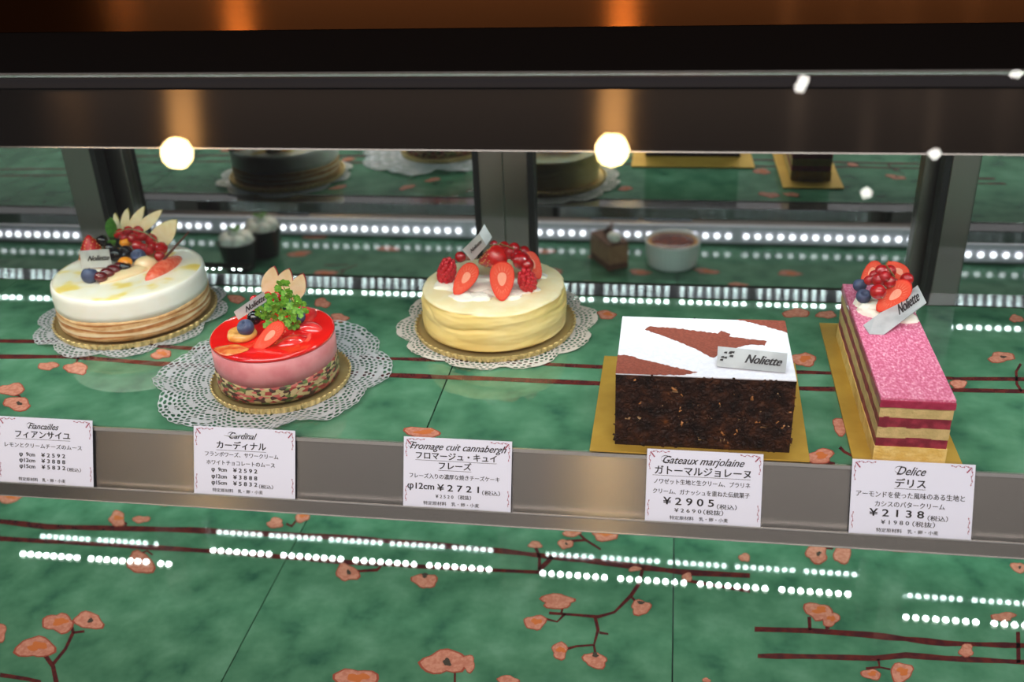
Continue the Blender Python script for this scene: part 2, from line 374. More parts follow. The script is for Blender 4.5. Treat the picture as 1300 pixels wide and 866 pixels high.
shelf = thing('display_shelf', 'green painted shelf with plum blossom print holding the five cakes', 'shelf', P(0, .73, -.02))
RY0, RY1, TILT = .6007, .865, R(22)
board(shelf, [XL, -1.135, -.652, -.1709, .312, .79, XR], RY0+.004, RY1, 0, .006, shelf_fl, shelf_st, 'painted_board')
MB().box(P(XL, RY0+.004, -.016), P(XR, RY1, -.0065)).build('under_board', M_SEAM, shelf)
def rp(s, off):                              # point of the leaning rail: s down the face, off outwards
    return (RY0 - s*math.sin(TILT) - off*math.cos(TILT), -s*math.cos(TILT) + off*math.sin(TILT) + Z0)
MB().profile_x([rp(0, 0), rp(.055, 0), rp(.055, -.002), rp(.004, -.002)], XL, XR).build('price_rail', M_STEEL, shelf)
MB().profile_x([rp(-.001, .0008), rp(.0015, .0008), rp(.0015, -.004), rp(-.001, -.004)], XL, XR).build('rail_edge', M_EDGE, shelf)
MB().profile_x([rp(.0445, .0055), rp(.0545, .0055), rp(.0545, .0001), rp(.0528, .0001), rp(.0528, .0045), rp(.0445, .0045)], XL, XR).build('card_channel', M_STEEL, shelf)
MB().profile_x([rp(.0440, .0062), rp(.0449, .0062), rp(.0449, .0042), rp(.0440, .0042)], XL, XR).build('channel_edge', M_EDGE, shelf)
MB().profile_x([rp(.0542, .0060), rp(.0550, .0060), rp(.0550, .0042), rp(.0542, .0042)], XL, XR).build('channel_edge', M_EDGE, shelf)
MB().profile_x([(RY1, Z0), (.8915, Z0+.0007), (.8930, Z0+.0002), (.8930, Z0-.012), (RY1, Z0-.012)], XL, XR).build('rear_trim', M_TRIM, shelf)
MB().profile_x([(RY1-.0010, Z0+.0007), (RY1+.0004, Z0+.0010), (RY1+.0010, Z0-.0002), (RY1-.0006, Z0-.0002)], XL, XR).build('trim_edge', M_EDGE, shelf)
for xx in (-1.2, .85):
    MB().box(P(xx-.012, .70, -.030), P(xx+.012, .86, -.0165)).build('bracket', M_STEEL_D, shelf)

# ---- mirror doors
def mirror_door(x0, x1, y, label, fl, fr):
    t = thing('mirror_door', label, 'door', P((x0+x1)/2, y, DK+.0004), 'sliding mirror doors at the back of the case')
    zt = .20
    MB().box(P(x0+fl*.8, y, DK+.012), P(x1-fr*.8, y+.004, zt)).build('mirror', M_MIRROR, t)
    for a, b in ((x0, x0+fl), (x1-fr, x1)):
        if b-a < .004: continue
        MB().box(P(a, y-.010, DK+.0004), P(b, y+.008, zt)).build('stile', M_FRAME, t, bevel=.0012)
    MB().box(P(x0, y-.004, DK+.0004), P(x1, y+.008, DK+.012)).build('rail', M_FRAME, t)
    MB().box(P(x0, y-.004, zt), P(x1, y+.008, zt+.014)).build('rail', M_FRAME, t)
    return t
D1 = mirror_door(XL+.01, -.600, MIRF, 'mirror door at the left end behind the white topped round cake', .03, .034)
D2 = mirror_door(-.602, -.168, MIR, 'mirror door behind the red glazed cake, next to the central frame', .020, .026)
D3 = mirror_door(-.168, .256, MIR, 'mirror door behind the strawberry cheesecake and chocolate cake', .026, .014)
D4 = mirror_door(.259, XR-.01, MIRF, 'mirror door at the right end behind the pink topped cake', .026, .03)
for d, xx, yy in ((D1, -.598, MIRF), (D2, -.196, MIR), (D3, -.139, MIR), (D4, .2555, MIRF)):
    MB().box(P(xx-.003, yy-.012, DK+.0004), P(xx+.003, yy+.006, .20)).build('gasket', M_GASKET, d)
D2g = MB().box(P(-.604, MIR-.006, DK+.0004), P(-.583, MIR-.001, .2)).build('edge_strip', M_GASKET, D2)

# ---- canopy over the shelf
can = thing('canopy', 'dark bronze canopy with black top running above the cakes', 'canopy', P(0, .8, .215))
MB().profile_x([(.6020, .2190+Z0), (.6150, .2530+Z0), (.6180, .2530+Z0), (.6180, .2160+Z0)], XL, XR).build('fascia', M_BRONZE, can)
MB().profile_x([(.6014, .2180+Z0), (.6018, .2190+Z0), (.6060, .2190+Z0), (.6060, .2172+Z0)], XL, XR).build('fascia_edge', M_STEEL, can)
MB().profile_x([(.6155, .2540+Z0), (.6160, .2600+Z0), (.6190, .2600+Z0), (.6190, .2540+Z0)], XL, XR).build('ledge_strip', M_LEDGE, can)
MB().box(P(XL, .6192, .2360), P(XR, 1.03, .256)).build('black_top', M_BLACK, can)
MB().profile_x([(.800, .2565+Z0), (.845, .40+Z0), (.90, .40+Z0), (.90, .2565+Z0)], XL, XR).build('back_panel', M_COPPER, can)

# ---- front glass
g = MB(); tdir = Vector((0, .598-.418, .2675+.165)).normalized(); nrm = Vector((0, -tdir.z, tdir.y))
a0, a1 = P(XL, .400, -.158), P(XL, .598, .2675); a0.y =   .598-.4255*math.tan(R(21.9)); 
g.add([a0, a0+Vector((XR-XL, 0, 0)), a1+Vector((XR-XL, 0, 0)), a1], [(0, 1, 2, 3)])
gl = thing('front_glass', 'slanted clear front glass of the display case before the cakes', 'glass', P(0, a0.y, -.165))
g.build('glass_pane', M_GLASS, gl)
MB().profile_x([(.5972, .2668+Z0), (.5988, .2675+Z0), (.6000, .2655+Z0), (.5984, .2648+Z0)], XL, XR).build('glass_edge', M_EDGE, gl)

# ---- LED light bars
def led_row(bar, x0, x1, y, z, pitch, r, group, gap, normal, m):
    n = Vector(normal); u = Vector((1, 0, 0)); v = n.cross(u); x = x0
    while x < x1:
        mb = MB()
        for i in range(group):                       # small domed diodes, one mesh per module
            if x > x1: break
            c = P(x, y, z); vs = []
            for h, q in ((0, 1), (.75, .72)):
                vs += [c+(u*math.cos(a)+v*math.sin(a))*r*q+n*r*h for a in [2*math.pi*j/8 for j in range(8)]]
            mb.add(vs, [(j, (j+1) % 8, (j+1) % 8+8, j+8) for j in range(8)]+[tuple(range(8, 16))]); x += pitch
        if mb.v: mb.build('led_module', m, bar)
        x += gap
bar = thing('led_light_bar', 'thin white light bar with diode rows hidden under the canopy front', 'light bar', P(0, .723, .196))
MB().box(P(-.79, .710, .1964), P(.35, .736, .2357)).build('housing', M_LEDSTRIP, bar)
for a, b in ((-1.10, -.79), (.35, .78)): MB().box(P(a, .683, .2084), P(b, .703, .2357)).build('housing', M_LEDSTRIP, bar)
for a, b, y_, z_ in ((-1.032, -.804, .693, .2082), (-.735, -.246, .723, .1962), (-.183, .326, .723, .1962), (.368, .74, .693, .2082)): led_row(bar, a, b, y_, z_, .0118, .0029, 8, .009, (0, 0, -1), M_LED_T)
bar = thing('led_light_bar', 'thin light bar with diodes under the rear edge of the shelf', 'light bar', P(0, .88, -.10))
for a, b, y_, hx in ((-.520, .230, .873, (-.172,)), (-.745, -.535, .844, (-.69,)), (.246, .51, .844, (.30,))):
    MB().box(P(a, y_-.007, -.1075), P(b, y_+.007, -.1050)).build('housing', M_STEEL_D, bar)
    for xx in hx: MB().box(P(xx-.0015, y_-.001, -.1050), P(xx+.0015, y_+.001, -.0162 if y_ < .864 else -.0123)).build('hanger', M_STEEL_D, bar)
for a, b, y_ in ((-.512, -.169, .873), (-.127, .221, .873), (-.734, -.541, .844), (.251, .50, .844)):
    led_row(bar, a+.005, b-.003, y_, -.1077, .0097, .0031, 8, .008, (0, 0, -1), M_LED_L)
bar = thing('led_light_bar', 'bright diode bar along the foot of the lower deck seen in the mirror', 'light bar', P(0, .435, DK+.005))
MB().profile_x([(.4304, DK+.005+Z0), (.4304, DK+.032+Z0), (.436, DK+.032+Z0), (.4405, DK+.005+Z0)], XL, XR).build('housing', M_LEDSTRIP, bar)
led_row(bar, -1.2, .75,   .4395, DK+.016, .0180, .0042, 24, .010, (0, 1, 0), M_LED_B)
# ------------------------------------------------------------------ things shared by the cakes
TW = 2*math.pi
def gold_tray(x, y, r, label):
    def fn(a, k, rr, z):
        if k in (2, 3, 4, 5): rr *= 1+.016*math.sin(64*a)*(1 if k in (3, 4) else .6); z += .0007*math.sin(64*a)*(1 if k in (3, 4) else .4)
        return rr, z
    t = thing('cake_tray', label, 'tray', P(x, y, .0012), 'round gold foil cake trays')
    MB().lathe([(r*.96, .0012), (r*.985, .0014), (r*.99, .0022), (r, .0050), (r*1.005, .0062), (r*.995, .0066), (r*.975, .0040), (r*.93, .0030), (r*.3, .0030)], P(x, y, 0), 512, fn).build('fluted_plate', M_GOLDTRAY, t, smooth=True, autosmooth=50)
    return t
def doily(x, y, r_in, r_out, m, label, lobes, curl, seed, ph=0.0, squash=1.0):
    rnd = random.Random(seed); o1, o2 = rnd.uniform(0, 6), rnd.uniform(0, 6)
    mb = MB()
    def pt(u, a):                                     # u 0..1 from inner ring to the scalloped edge
        sc = 1 - .10*(1-abs(math.sin(lobes*(a+ph)/2)))**1.5 + .012*abs(math.sin(lobes*4*(a+ph)))
        r = r_in + (r_out*sc - r_in)*u
        z = .0012 + curl*max(0, u-.45)**2*(.5+.5*math.sin(3*a+o1))*(.6+.4*math.sin(lobes*a+o2)) + .0006*u*math.sin(23*a+o1)*curl*60
        return P(x+r*math.cos(a), y+r*math.sin(a)*squash, max(.0012, z))
    rings = max(4, int((r_out-r_in)/.0037)); n0 = int(TW*(r_in+r_out)/2/.0045)
    for k in range(rings):
        u0, u1 = k/rings, (k+1)/rings
        for i in range(n0):
            sh = .5 if k % 2 else 0; a0, a1 = TW*(i+sh)/n0, TW*(i+1+sh)/n0
            solid = (k % 4 == 3 and (i//3) % 2 == 0) or k == 0
            if solid or k == rings-1 and False:
                mb.add([pt(u0, a0), pt(u0, a1), pt(u1, a1), pt(u1, a0)], [(0, 1, 2, 3)]); continue
            big = .40 if (k % 4 != 2) else .33
            O = [(0, 0), (.5, 0), (1, 0), (1, .5), (1, 1), (.5, 1), (0, 1), (0, .5)]
            I = [(.5+big*math.cos(t), .5+big*math.sin(t)) for t in [TW*(j/8)-3*math.pi/4 for j in range(8)]]
            g = [pt(u0+(u1-u0)*v, a0+(a1-a0)*q) for q, v in O+I]
            mb.add(g, [(j, (j+1) % 8, (j+1) % 8+8, j+8) for j in range(8)])
    n = 180
    mb.add([pt(0, TW*i/n) for i in range(n)]+[P(x, y, .0012)], [(i, (i+1) % n, n) for i in range(n)])
    o = mb.build('doily', m, None, smooth=False, origin=P(x, y, .0012))
    so = o.modifiers.new('s', 'SOLIDIFY'); so.thickness = .0003; so.offset = 1
    return tag(o, label, 'doily', 'lace paper doilies')

# fruit prototypes (meshes in local coordinates around their own centre; copies share the mesh)
def proto(mb, name, mats, smooth=True):
    o = mb.build(name, mats, None, smooth, origin=(0, 0, 0)); COL.objects.unlink(o); return o
PR = {}
def berry_fn(q):
    z = q.z
    if z > .8: z = .8 - (z-.8)*1.4
    return Vector((q.x, q.y, z))
m_ = MB().sphere((0, 0, 0), 1, nu=24, nv=16, fn=berry_fn)
for i in range(5):
    a = TW*i/5; m_.add([(.22*math.cos(a-.45), .22*math.sin(a-.45), .72), (.22*math.cos(a+.45), .22*math.sin(a+.45), .72), (.42*math.cos(a), .42*math.sin(a), .92)], [(0, 1, 2)])
PR['blueberry'] = proto(m_, 'blueberry', M_BLUEB)
PR['blackcurrant'] = proto(MB().sphere((0, 0, 0), 1, nu=24, nv=16, fn=berry_fn), 'blackcurrant', M_BLACKB)
m_ = MB().sphere((0, 0, 0), 1, nu=24, nv=16); m_.tube([(0, -.0, .96), (.03, 0, 1.08), (.06, .02, 1.22)], [.10, .08, .03], 6, 1)
PR['red_currant'] = proto(m_, 'red_currant', [M_CURRANT, M_STALK])
def straw_fn(q):
    t = (q.z+1)/2                     # 0 tip .. 1 shoulder
    k = (math.sin(math.pi*min(1, t**.75*.62+.02))**.8) if t < .9 else 1
    rr = math.hypot(q.x, q.y) or 1
    w_ = (t**.62)*(1 if t < .78 else max(0, 1-((t-.78)/.22)**2.2)**.5)
    return Vector((q.x/rr*w_, q.y/rr*w_, q.z*1.22))
m_ = MB().sphere((0, 0, 0), 1, nu=32, nv=24, fn=straw_fn)
for j in range(8):
    t = .12+.1*j; n = max(4, int(14*t**.5)); 
    for i in range(n):
        a = TW*(i+.5*(j % 2))/n; w_ = (t**.62)*(1 if t < .78 else max(0, 1-((t-.78)/.22)**2.2)**.5)
        m_.sphere((w_*math.cos(a), w_*math.sin(a), (2*t-1)*1.22), (.045, .045, .07), 1, 6, 4)
PR['strawberry'] = proto(m_, 'strawberry', [M_STRAW, M_SEED])
def half_outline(n=40):
    out = []
    for i in range(n):
        a = TW*i/n; y = math.cos(a); x = math.sin(a)           # y +1 shoulder, -1 tip
        w_ = .74 + .18*y - (.10 if y > .8 else 0)*((y-.8)/.2)
        out.append((x*w_*1.06, y*1.12 - (.06*(1-abs(x)) if y > .6 else 0)))
    return out
def strawberry_half():
    m = MB(); o = half_outline(); n = len(o)
    sc = [1.0, .94, .78, .36, .16]; vs = []
    for k, q in enumerate(sc):
        for x, y in o: vs.append((x*q, y*q*(1 if k < 3 else .95)+(.03*k if k > 2 else 0), 0))
    vs.append((0, .08, 0)); b = []
    fs = [(k*n+i, k*n+(i+1) % n, (k+1)*n+(i+1) % n, (k+1)*n+i) for k in range(4) for i in range(n)]
    m.add(vs, fs)
    m.m = [([1, 2, 2, 3][k]) for k in range(4) for i in range(n)]
    m.f += [(4*n+i, 4*n+(i+1) % n, 5*n) for i in range(n)]; m.m += [3]*n
    bk = len(m.v)                                              # domed back
    ds = [1, .97, .86, .64, .34]; zs = [0, -.22, -.45, -.62, -.72]
    for q, z in zip(ds, zs):
        for x, y in o: m.v.append(Vector((x*q, y*q, z)))
    for k in range(4):
        for i in range(n): m.f.append((bk+k*n+(i+1) % n, bk+k*n+i, bk+(k+1)*n+i, bk+(k+1)*n+(i+1) % n)); m.m.append(0)
    m.f.append(tuple(bk+4*n+i for i in range(n-1, -1, -1))); m.m.append(0)
    for i in range(0, n, 2):                                   # pale radial veins on the cut face
        x, y = o[i]; m.add([(x*.5-.012, y*.5, .004), (x*.5+.012, y*.5, .004), (x*.86, y*.86, .004)], [(0, 1, 2)], 3)
    for k, (q, z) in enumerate(((.985, -.12), (.92, -.34))):
        for i in range(k, n, 3):
            x, y = o[i]; m.sphere((x*q, y*q, z), .035, 4, 6, 4)
    return m
PR['strawberry_half'] = proto(strawberry_half(), 'strawberry_half', [M_STRAW, M_SW_RIM, M_SW_MID, M_SW_CORE, M_SEED], False)
m_ = MB()
for j in range(8):
    t = -.9+.24*j; rr = math.sqrt(max(.05, 1-(t*.92)**2))*(.95-.12*t); n = max(5, int(10*rr))
    for i in range(n):
        a = TW*(i+.5*(j % 2))/n; m_.sphere((.78*rr*math.cos(a), .78*rr*math.sin(a), t), .27, 0, 10, 7)
m_.sphere((0, 0, .98), .25, 0, 10, 7); m_.sphere((0, 0, 0), (.72, .72, .95), 0, 12, 8)
PR['raspberry'] = proto(m_, 'raspberry', M_RASP)
def fruit(kind, parent, px, py, rpx, z, rot=None, scale=None, y=None, name=None):
    c = aty(px, py, y) if y is not None else at(px, py, z)
    d = (c-C_P).dot(_fw); r = rpx*d/F_PX
    s = (r, r, r) if scale is None else tuple(r*q for q in scale)
    if rot is None:
        rnd = random.Random(int(px*31+py*17)); rot = Matrix.Rotation(rnd.uniform(0, 6), 3, 'Z') @ Matrix.Rotation(rnd.uniform(.3, 1.3), 3, 'X')
    o = PR[kind].copy(); COL.objects.link(o)
    if name: o.name = name
    put(o, parent, c); o.rotation_euler = rot.to_euler(); o.scale = s
    return o
def facing(n, axis_px, c_px, z):
    """rotation whose local +Z is the face normal n and whose local -Y points toward axis_px in the picture"""
    n = Vector(n).normalized(); a = aty(*c_px, 1.0)-aty(*axis_px, 1.0); a = (a - n*a.dot(n)).normalized()
    x = a.cross(n); return Matrix((x, a, n)).transposed()
def leaf_slice(parent, name, base_px, tip_px, wpx, y, th, m_face, m_edge, bulge=.5, lean=0.0, side=None):
    """a thin slice standing on the cake, from base to tip, thickness along the depth"""
    b, t = aty(*base_px, y), aty(*tip_px, y); d = (b-C_P).dot(_fw); wd = wpx*d/F_PX
    ax = t-b; px = Vector((ax.z, 0, -ax.x)).normalized(); n = 14; pts = []
    for i in range(n+1):
        u = i/n; w_ = math.sin(math.pi*min(1, u*.93+.07))**.75 if side is None else math.sin(math.pi*min(1, u*.88+.12))**.7
        pts.append((u, wd*w_*bulge))
    L = [b+ax*u-px*q for u, q in pts]; Rr = [b+ax*u+px*q*(1 if side is None else side) for u, q in reversed(pts)]
    poly = [q+Vector((0, lean*(q.z-b.z), 0)) for q in L+Rr]
    mb = MB().prism(poly, (0, th, 0), 0, 1)
    o = mb.build(name, [m_face, m_edge], parent); return o
def card_quad(q, v, f, off):                      # maps unit-square text (u right, v up) on the quad TL,TR,BR,BL
    TL, TR, BR, BL = q; n = (TR-TL).cross(BL-TL).normalized()
    if n.dot(C_P-TL) < 0: n = -n
    out = []
    for p in v: out.append((BL*(1-p[0])+BR*p[0])*(1-p[1])+(TL*(1-p[0])+TR*p[0])*p[1]+n*off)
    return out, f, n
def plaque(label, quads, u0, u1, em, v0, emblem=True):
    """thin silver plate folded over its quads, with the shop's script lettering"""
    t = thing('name_plaque', label, 'plaque', sum((q for q in quads[0]), Vector())/4, 'silver shop plaques on the cakes')
    mb = MB()
    for q in quads:
        n = (q[1]-q[0]).cross(q[3]-q[0]).normalized()
        if n.dot(C_P-q[0]) < 0: n = -n
        mb.prism(q, -n*.0005, 0)
    mb.build('plate', M_SILVER, t)
    q = quads[0]; v, f = text_geo('Noliette', 1.0, .55, .006); L = MB()
    a, b = min(p.x for p in v), max(p.x for p in v)
    for dx in (0, .012):
        o, ff, n = card_quad(q, [(u0+dx+(p.x-a)/(b-a)*(u1-u0), v0+p.y*em) for p in v], f, .0003); L.add(o, ff)
    if emblem:
        for i in range(9):
            a = i*.9; cx, cy = .14+.07*math.cos(a)*(1+.2*(i % 3)), .55+.22*math.sin(a*1.3); r = .02
            o, ff, n = card_quad(q, [(cx-r*1.4, cy-.03), (cx+r, cy-.05), (cx+r*1.3, cy+.06), (cx-r*.6, cy+.04)], [(0, 1, 2, 3)], .0003); L.add(o, ff)
    L.build('lettering', M_INK, t); return t
def cream(parent, px, py, rx, ry, z, h, seed, name='whipped_cream', blobs=9, m=None):
    c = at(px, py, z); d = (c-C_P).dot(_fw); rx, ry = rx*d/F_PX, ry*d/F_PX*1.6; rnd = random.Random(seed); mb = MB()
    off = Vector((rnd.uniform(0, 9), 3, 1))
    def fn(q):
        k = 1+.22*noise.noise(Vector((q.x*1.6, q.y*1.6, q.z*1.6))+off)+.08*noise.noise(Vector((q.x*5, q.y*5, q.z*5))+off)
        return Vector((q.x*k, q.y*k, max(q.z, -.3)*k))
    mb.sphere(c+Vector((0, 0, 0)), (rx, ry, h), 0, 48, 28, fn)
    return mb.build(name, m or M_CREAM, parent, smooth=True)

# ------------------------------------------------------------------ cake 1: white mousse cake, rear left
ZT = .0455; X1, Y1 = -.4855, .7935
doily(X1-.004, Y1-.001, .060, .087, M_DOILY_S, 'grey lace doily under the white topped fruit cake at the left end', 10, .012, 3, .2)
gold_tray(X1, Y1-.001, .0725, 'gold fluted tray under the white topped fruit cake at the left end')
ck = thing('mousse_cake', 'round white mousse cake on tan sponge with apple fan and mixed berries', 'cake', P(X1, Y1, .0066))
M_TAN = mat('tan_sponge', (206, 158, 104), .7, c2=(224, 186, 136), ns=120, bump=.4, bs=500)
M_TAN2 = mat('toasted_sponge_line', (166, 104, 54), .7, c2=(190, 128, 74), ns=150)
M_CRLINE = mat('cream_layer_line', (238, 218, 182), .5, c2=(228, 200, 158), ns=90)
M_MOUSSE = mat('white_lemon_mousse', (246, 242, 230), .4, c2=(250, 247, 238), ns=50, sss=.1)
M_MTOP = mat('white_mousse_top_glaze', (248, 242, 224), .16, stops=[(.3, (250, 246, 234)), (.56, (248, 240, 214)), (.66, (246, 222, 130)), (.8, (244, 204, 92))], ns=38, nd=2, sss=.1, coat=.5)
pr, mi = [], []
def c1f(a, k, r, z): return r + .0006*noise.noise(Vector((math.cos(a)*5, math.sin(a)*5, k*1.7))), z + (.0007*math.sin(5*a+k)+.0005*noise.noise(Vector((3*math.cos(a), 3*math.sin(a), k))) if 0 < k < 10 else 0)
zs = [.0066, .0095, .0108, .0135, .0145, .0172, .0184, .0212, .0224, .0246]
MB().lathe([(.0675, z) for z in zs], P(X1, Y1, 0), 128, c1f, [0, 1, 2, 0, 1, 2, 0, 1, 0]).build('layered_sponge', [M_TAN, M_TAN2, M_CRLINE], ck, smooth=True)
MB().lathe([(.0672, .0236), (.0676, .030), (.0674, .040), (.0668, .0436), (.0652, .0453), (.062, .0457), (.03, .0456), (.001, .0456)], P(X1, Y1, 0), 128, lambda a, k, r, z: (r, z+(.0006*math.sin(7*a)*math.sin(3*a) if k == 0 else 0)), [0, 0, 0, 0, 1, 1, 1]).build('white_mousse', [M_MOUSSE, M_MTOP], ck, smooth=True)
def Q(x, y): return (80+x/7.218, 250+y/7.218)
yb = at(160, 300, ZT+.012).y
for i, (tip, bs, wd) in enumerate((((470, 150), (510, 340), 9), ((590, 105), (545, 330), 11), ((742, 90), (590, 340), 12.5), ((905, 122), (650, 340), 14), ((1038, 212), (780, 500), 26))):
    leaf_slice(ck, 'apple_slice', Q(*bs), Q(*tip), wd, yb+.006-.0035*i, .0022, M_APPLE, M_APPLE_Y, .5)
for x, y, r, dz in ((525,330,40,.018),(600,312,46,.020),(690,312,50,.020),(560,375,42,.016),(640,380,48,.017),(722,362,46,.018),(682,445,52,.012),(805,392,58,.013),(825,450,48,.009),(790,492,50,.007),(900,470,60,.008),(885,545,50,.005),(745,470,44,.010),(500,350,34,.014)):
    fruit('red_currant', ck, *Q(x, y), r/7.218, ZT+dz)
MB().tube([at(*Q(470, 330), ZT+.024), at(*Q(600, 290), ZT+.027), at(*Q(760, 330), ZT+.024), at(*Q(880, 420), ZT+.016)], .0006, 6).build('currant_stalk', M_STALK, ck)
o = fruit('strawberry', ck, *Q(255, 470), 15, ZT+.009, Matrix.Rotation(R(176), 3, 'X'), (1.25, 1.25, .95))
fruit('blueberry', ck, *Q(245, 720), 10.6, ZT+.006, Matrix.Rotation(R(-30), 3, 'X'))
fruit('blueberry', ck, *Q(690, 545), 9.6, ZT+.008, Matrix.Rotation(R(40), 3, 'X'))
for x, y, r, dz in ((485,530,68,.008),(575,505,60,.009),(355,400,55,.013),(572,648,56,.005),(430,470,50,.011)): fruit('blackcurrant', ck, *Q(x, y), r/7.218, ZT+dz)
for x, y, a, b, dz in ((580,415,62,38,.012),(570,600,62,44,.007)):
    c = at(*Q(x, y), ZT+dz); MB().sphere(c, (a/7.2*.00078, .006, b/7.2*.00085), 0, 20, 12).build('orange_piece', M_ORANGE, ck, smooth=True)
for i, (x, y, r) in enumerate(((345,735,46),(405,705,50),(460,675,52),(515,645,44))):
    c = at(*Q(x, y), ZT+.005); MB().sphere(c, (r/7.2*.0010, r/7.2*.0008, r/7.2*.0008), 0, 18, 10).build('dark_cherry_piece', mat('dark_cherry', (92, 22, 26), .15, coat=.5), ck, smooth=True)
def leaf(parent, base, tip, wpx, y, m, name='mint_leaf', n=10, fold=.25):
    b, t = aty(*base, y), aty(*tip, y-.004); d = (b-C_P).dot(_fw); wd = wpx*d/F_PX; ax = t-b; px = Vector((ax.z, 0, -ax.x)).normalized(); mb = MB(); vs = []
    for i in range(n+1):
        u = i/n; w_ = wd*.5*math.sin(math.pi*min(1, .04+u*.96))**.8*(1+.08*(i % 2)); q = b+ax*u+Vector((0, .003*math.sin(u*3), 0))
        vs += [q-px*w_+Vector((0, -w_*fold*2, 0)), q, q+px*w_+Vector((0, -w_*fold*2, 0))]
    fs = []
    for i in range(n): k = 3*i; fs += [(k, k+1, k+4, k+3), (k+1, k+2, k+5, k+4)]
    o = mb.add(vs, fs).build(name, m, parent, smooth=True); so = o.modifiers.new('s', 'SOLIDIFY'); so.thickness = .0004; return o
leaf(ck, Q(440, 380), Q(440, 190), 15, yb-.004, M_LEAF); leaf(ck, Q(370, 480), Q(480, 400), 9, yb-.014, M_LEAF)
MB().tube([at(*Q(880, 620), ZT+.004), aty(*Q(1155, 318), at(*Q(880, 620), ZT+.004).y+.012)], [.0013, .0008], 8).build('chocolate_stick', M_CHOC, ck)
def wedge(parent, a_px, b_px, z, wid, hgt, m, name, squash=1.0):
    """a half-moon segment lying between two points of the cake top"""
    a, b = at(*a_px, z), at(*b_px, z); ax = b-a; c = (a+b)/2; L_ = ax.length/2; ang = math.atan2(ax.y, ax.x); mb = MB()
    def fn(q): return Vector((q.x*(1-.12*q.z*q.z), q.y*(1-.25*abs(q.x)**2), max(q.z, -.12)))
    rot = Matrix.Rotation(ang, 3, 'Z'); b0 = len(mb.v); mb.sphere((0, 0, 0), (L_, wid, hgt), 0, 36, 20, fn)
    mb.v = [rot @ q + c for q in mb.v]; return mb.build(name, m, parent, smooth=True)
wedge(ck, Q(330, 800), Q(880, 610), ZT, .0085, .0055, M_PEAR, 'pear_slice'); wedge(ck, Q(640, 650), Q(880, 620), ZT+.0005, .0095, .0095, M_PEAR, 'pear_slice')
wedge(ck, Q(760, 770), Q(1085, 560), ZT, .0085, .0085, M_GRAPEFRUIT, 'grapefruit_segment')
yp = at(*Q(300, 655), ZT).y-.001
plaque('silver plaque against the strawberry on the white topped fruit cake', [[aty(*Q(150, 495), yp), aty(*Q(418, 478), yp), aty(*Q(448, 642), yp), aty(*Q(168, 655), yp)]], .24, .97, .42, .40, False)

# ------------------------------------------------------------------ cake 2: red glazed cake, front left
ZT = .0455; X2, Y2 = -.3065, .6838
doily(-.3155, .6945, .044, .0965, M_DOILY_S, 'silver lace doily under the small red glazed cake, the widest of the doilies', 8, .022, 5, .25)
gold_tray(-.3049, .6838, .0555, 'gold fluted tray under the small red glazed cake')
ck = thing('mousse_cake', 'small round pink mousse cake with shiny red glaze and chervil on top', 'cake', P(X2, Y2, .0066))
M_MOS = mat('mosaic_biscuit', (190, 170, 120), .6, voro=True, ns=400, stretch=(.6, .6, 1.3), bump=.4, bs=300,
            stops=[(0, (176, 160, 112)), (.20, (70, 44, 36)), (.34, (150, 56, 52)), (.46, (92, 112, 58)), (.62, (186, 168, 124)), (.76, (58, 44, 36)), (.88, (184, 96, 88))])
M_PINKM = mat('pink_mousse', (206, 124, 130), .42, c2=(216, 142, 146), ns=70, sss=.15)
M_GLAZE = mat('red_mirror_glaze', (226, 22, 18), .05, stops=[(.3, (206, 10, 14)), (.6, (232, 30, 22)), (.8, (236, 62, 34))], ns=24, nd=2, sss=.15, coat=.8)
MB().lathe([(.0486, .0066), (.0488, .010), (.0488, .018), (.0486, .0226)], P(X2, Y2, 0), 120, lambda a, k, r, z: (r, z+(.0022*math.sin(2*a+1.2) if k == 3 else 0))).build('mosaic_biscuit', M_MOS, ck, smooth=True)
MB().lathe([(.0483, .0195), (.0486, .030), (.0486, .0425)], P(X2, Y2, 0), 120).build('pink_mousse', M_PINKM, ck, smooth=True)
MB().lathe([(.0487, .0425), (.0489, .0440), (.0484, .0452), (.0470, .0456), (.03, .0456), (.001, .0456)], P(X2, Y2, 0), 120).build('red_glaze', M_GLAZE, ck, smooth=True)
def Q(x, y): return (280+x/6.66, 330+y/6.66)
cc = at(*Q(185, 655), ZT); mb = MB()
M_BISC = mat('golden_biscuit', (206, 140, 54), .45, c2=(226, 172, 92), ns=160, coat=.4)
mb.lathe([(.0098, 0), (.0112, .001), (.0116, .003), (.0108, .0052), (.0085, .0064), (.006, .0060), (.001, .0056)], cc, 48, lambda a, k, r, z: (r*(1+.03*math.sin(5*a)), z)); mb.build('golden_biscuit', M_BISC, ck, smooth=True)
for t_, b_, w_, i in (((450, 58), (390, 330), 22, 0), ((578, 78), (485, 340), 23, 1), ((696, 122), (610, 350), 20, 2)):
    y_ = at(*Q(480, 380), ZT+.006).y+.006-.003*i
    leaf_slice(ck, 'apple_slice', Q(*b_), Q(*t_), w_, y_, .0022, M_APPLE, M_APPLE_S, .5)
fruit('blueberry', ck, *Q(212, 572), 10.8, ZT+.010, Matrix.Rotation(R(35), 3, 'X') @ Matrix.Rotation(R(-20), 3, 'Y'))
fruit('blueberry', ck, *Q(655, 478), 9.6, ZT+.008, Matrix.Rotation(R(50), 3, 'X') @ Matrix.Rotation(R(40), 3, 'Y'))
for x, y, r, dz in ((285, 490, 62, .009), (565, 415, 50, .012), (340, 470, 50, .008)): fruit('blackcurrant', ck, *Q(x, y), r/6.66, ZT+dz)
for x, y, r, dz in ((490, 315, 56, .019), (285, 335, 38, .013), (400, 300, 34, .018), (455, 380, 46, .012)): fruit('red_currant', ck, *Q(x, y), r/6.66, ZT+dz)
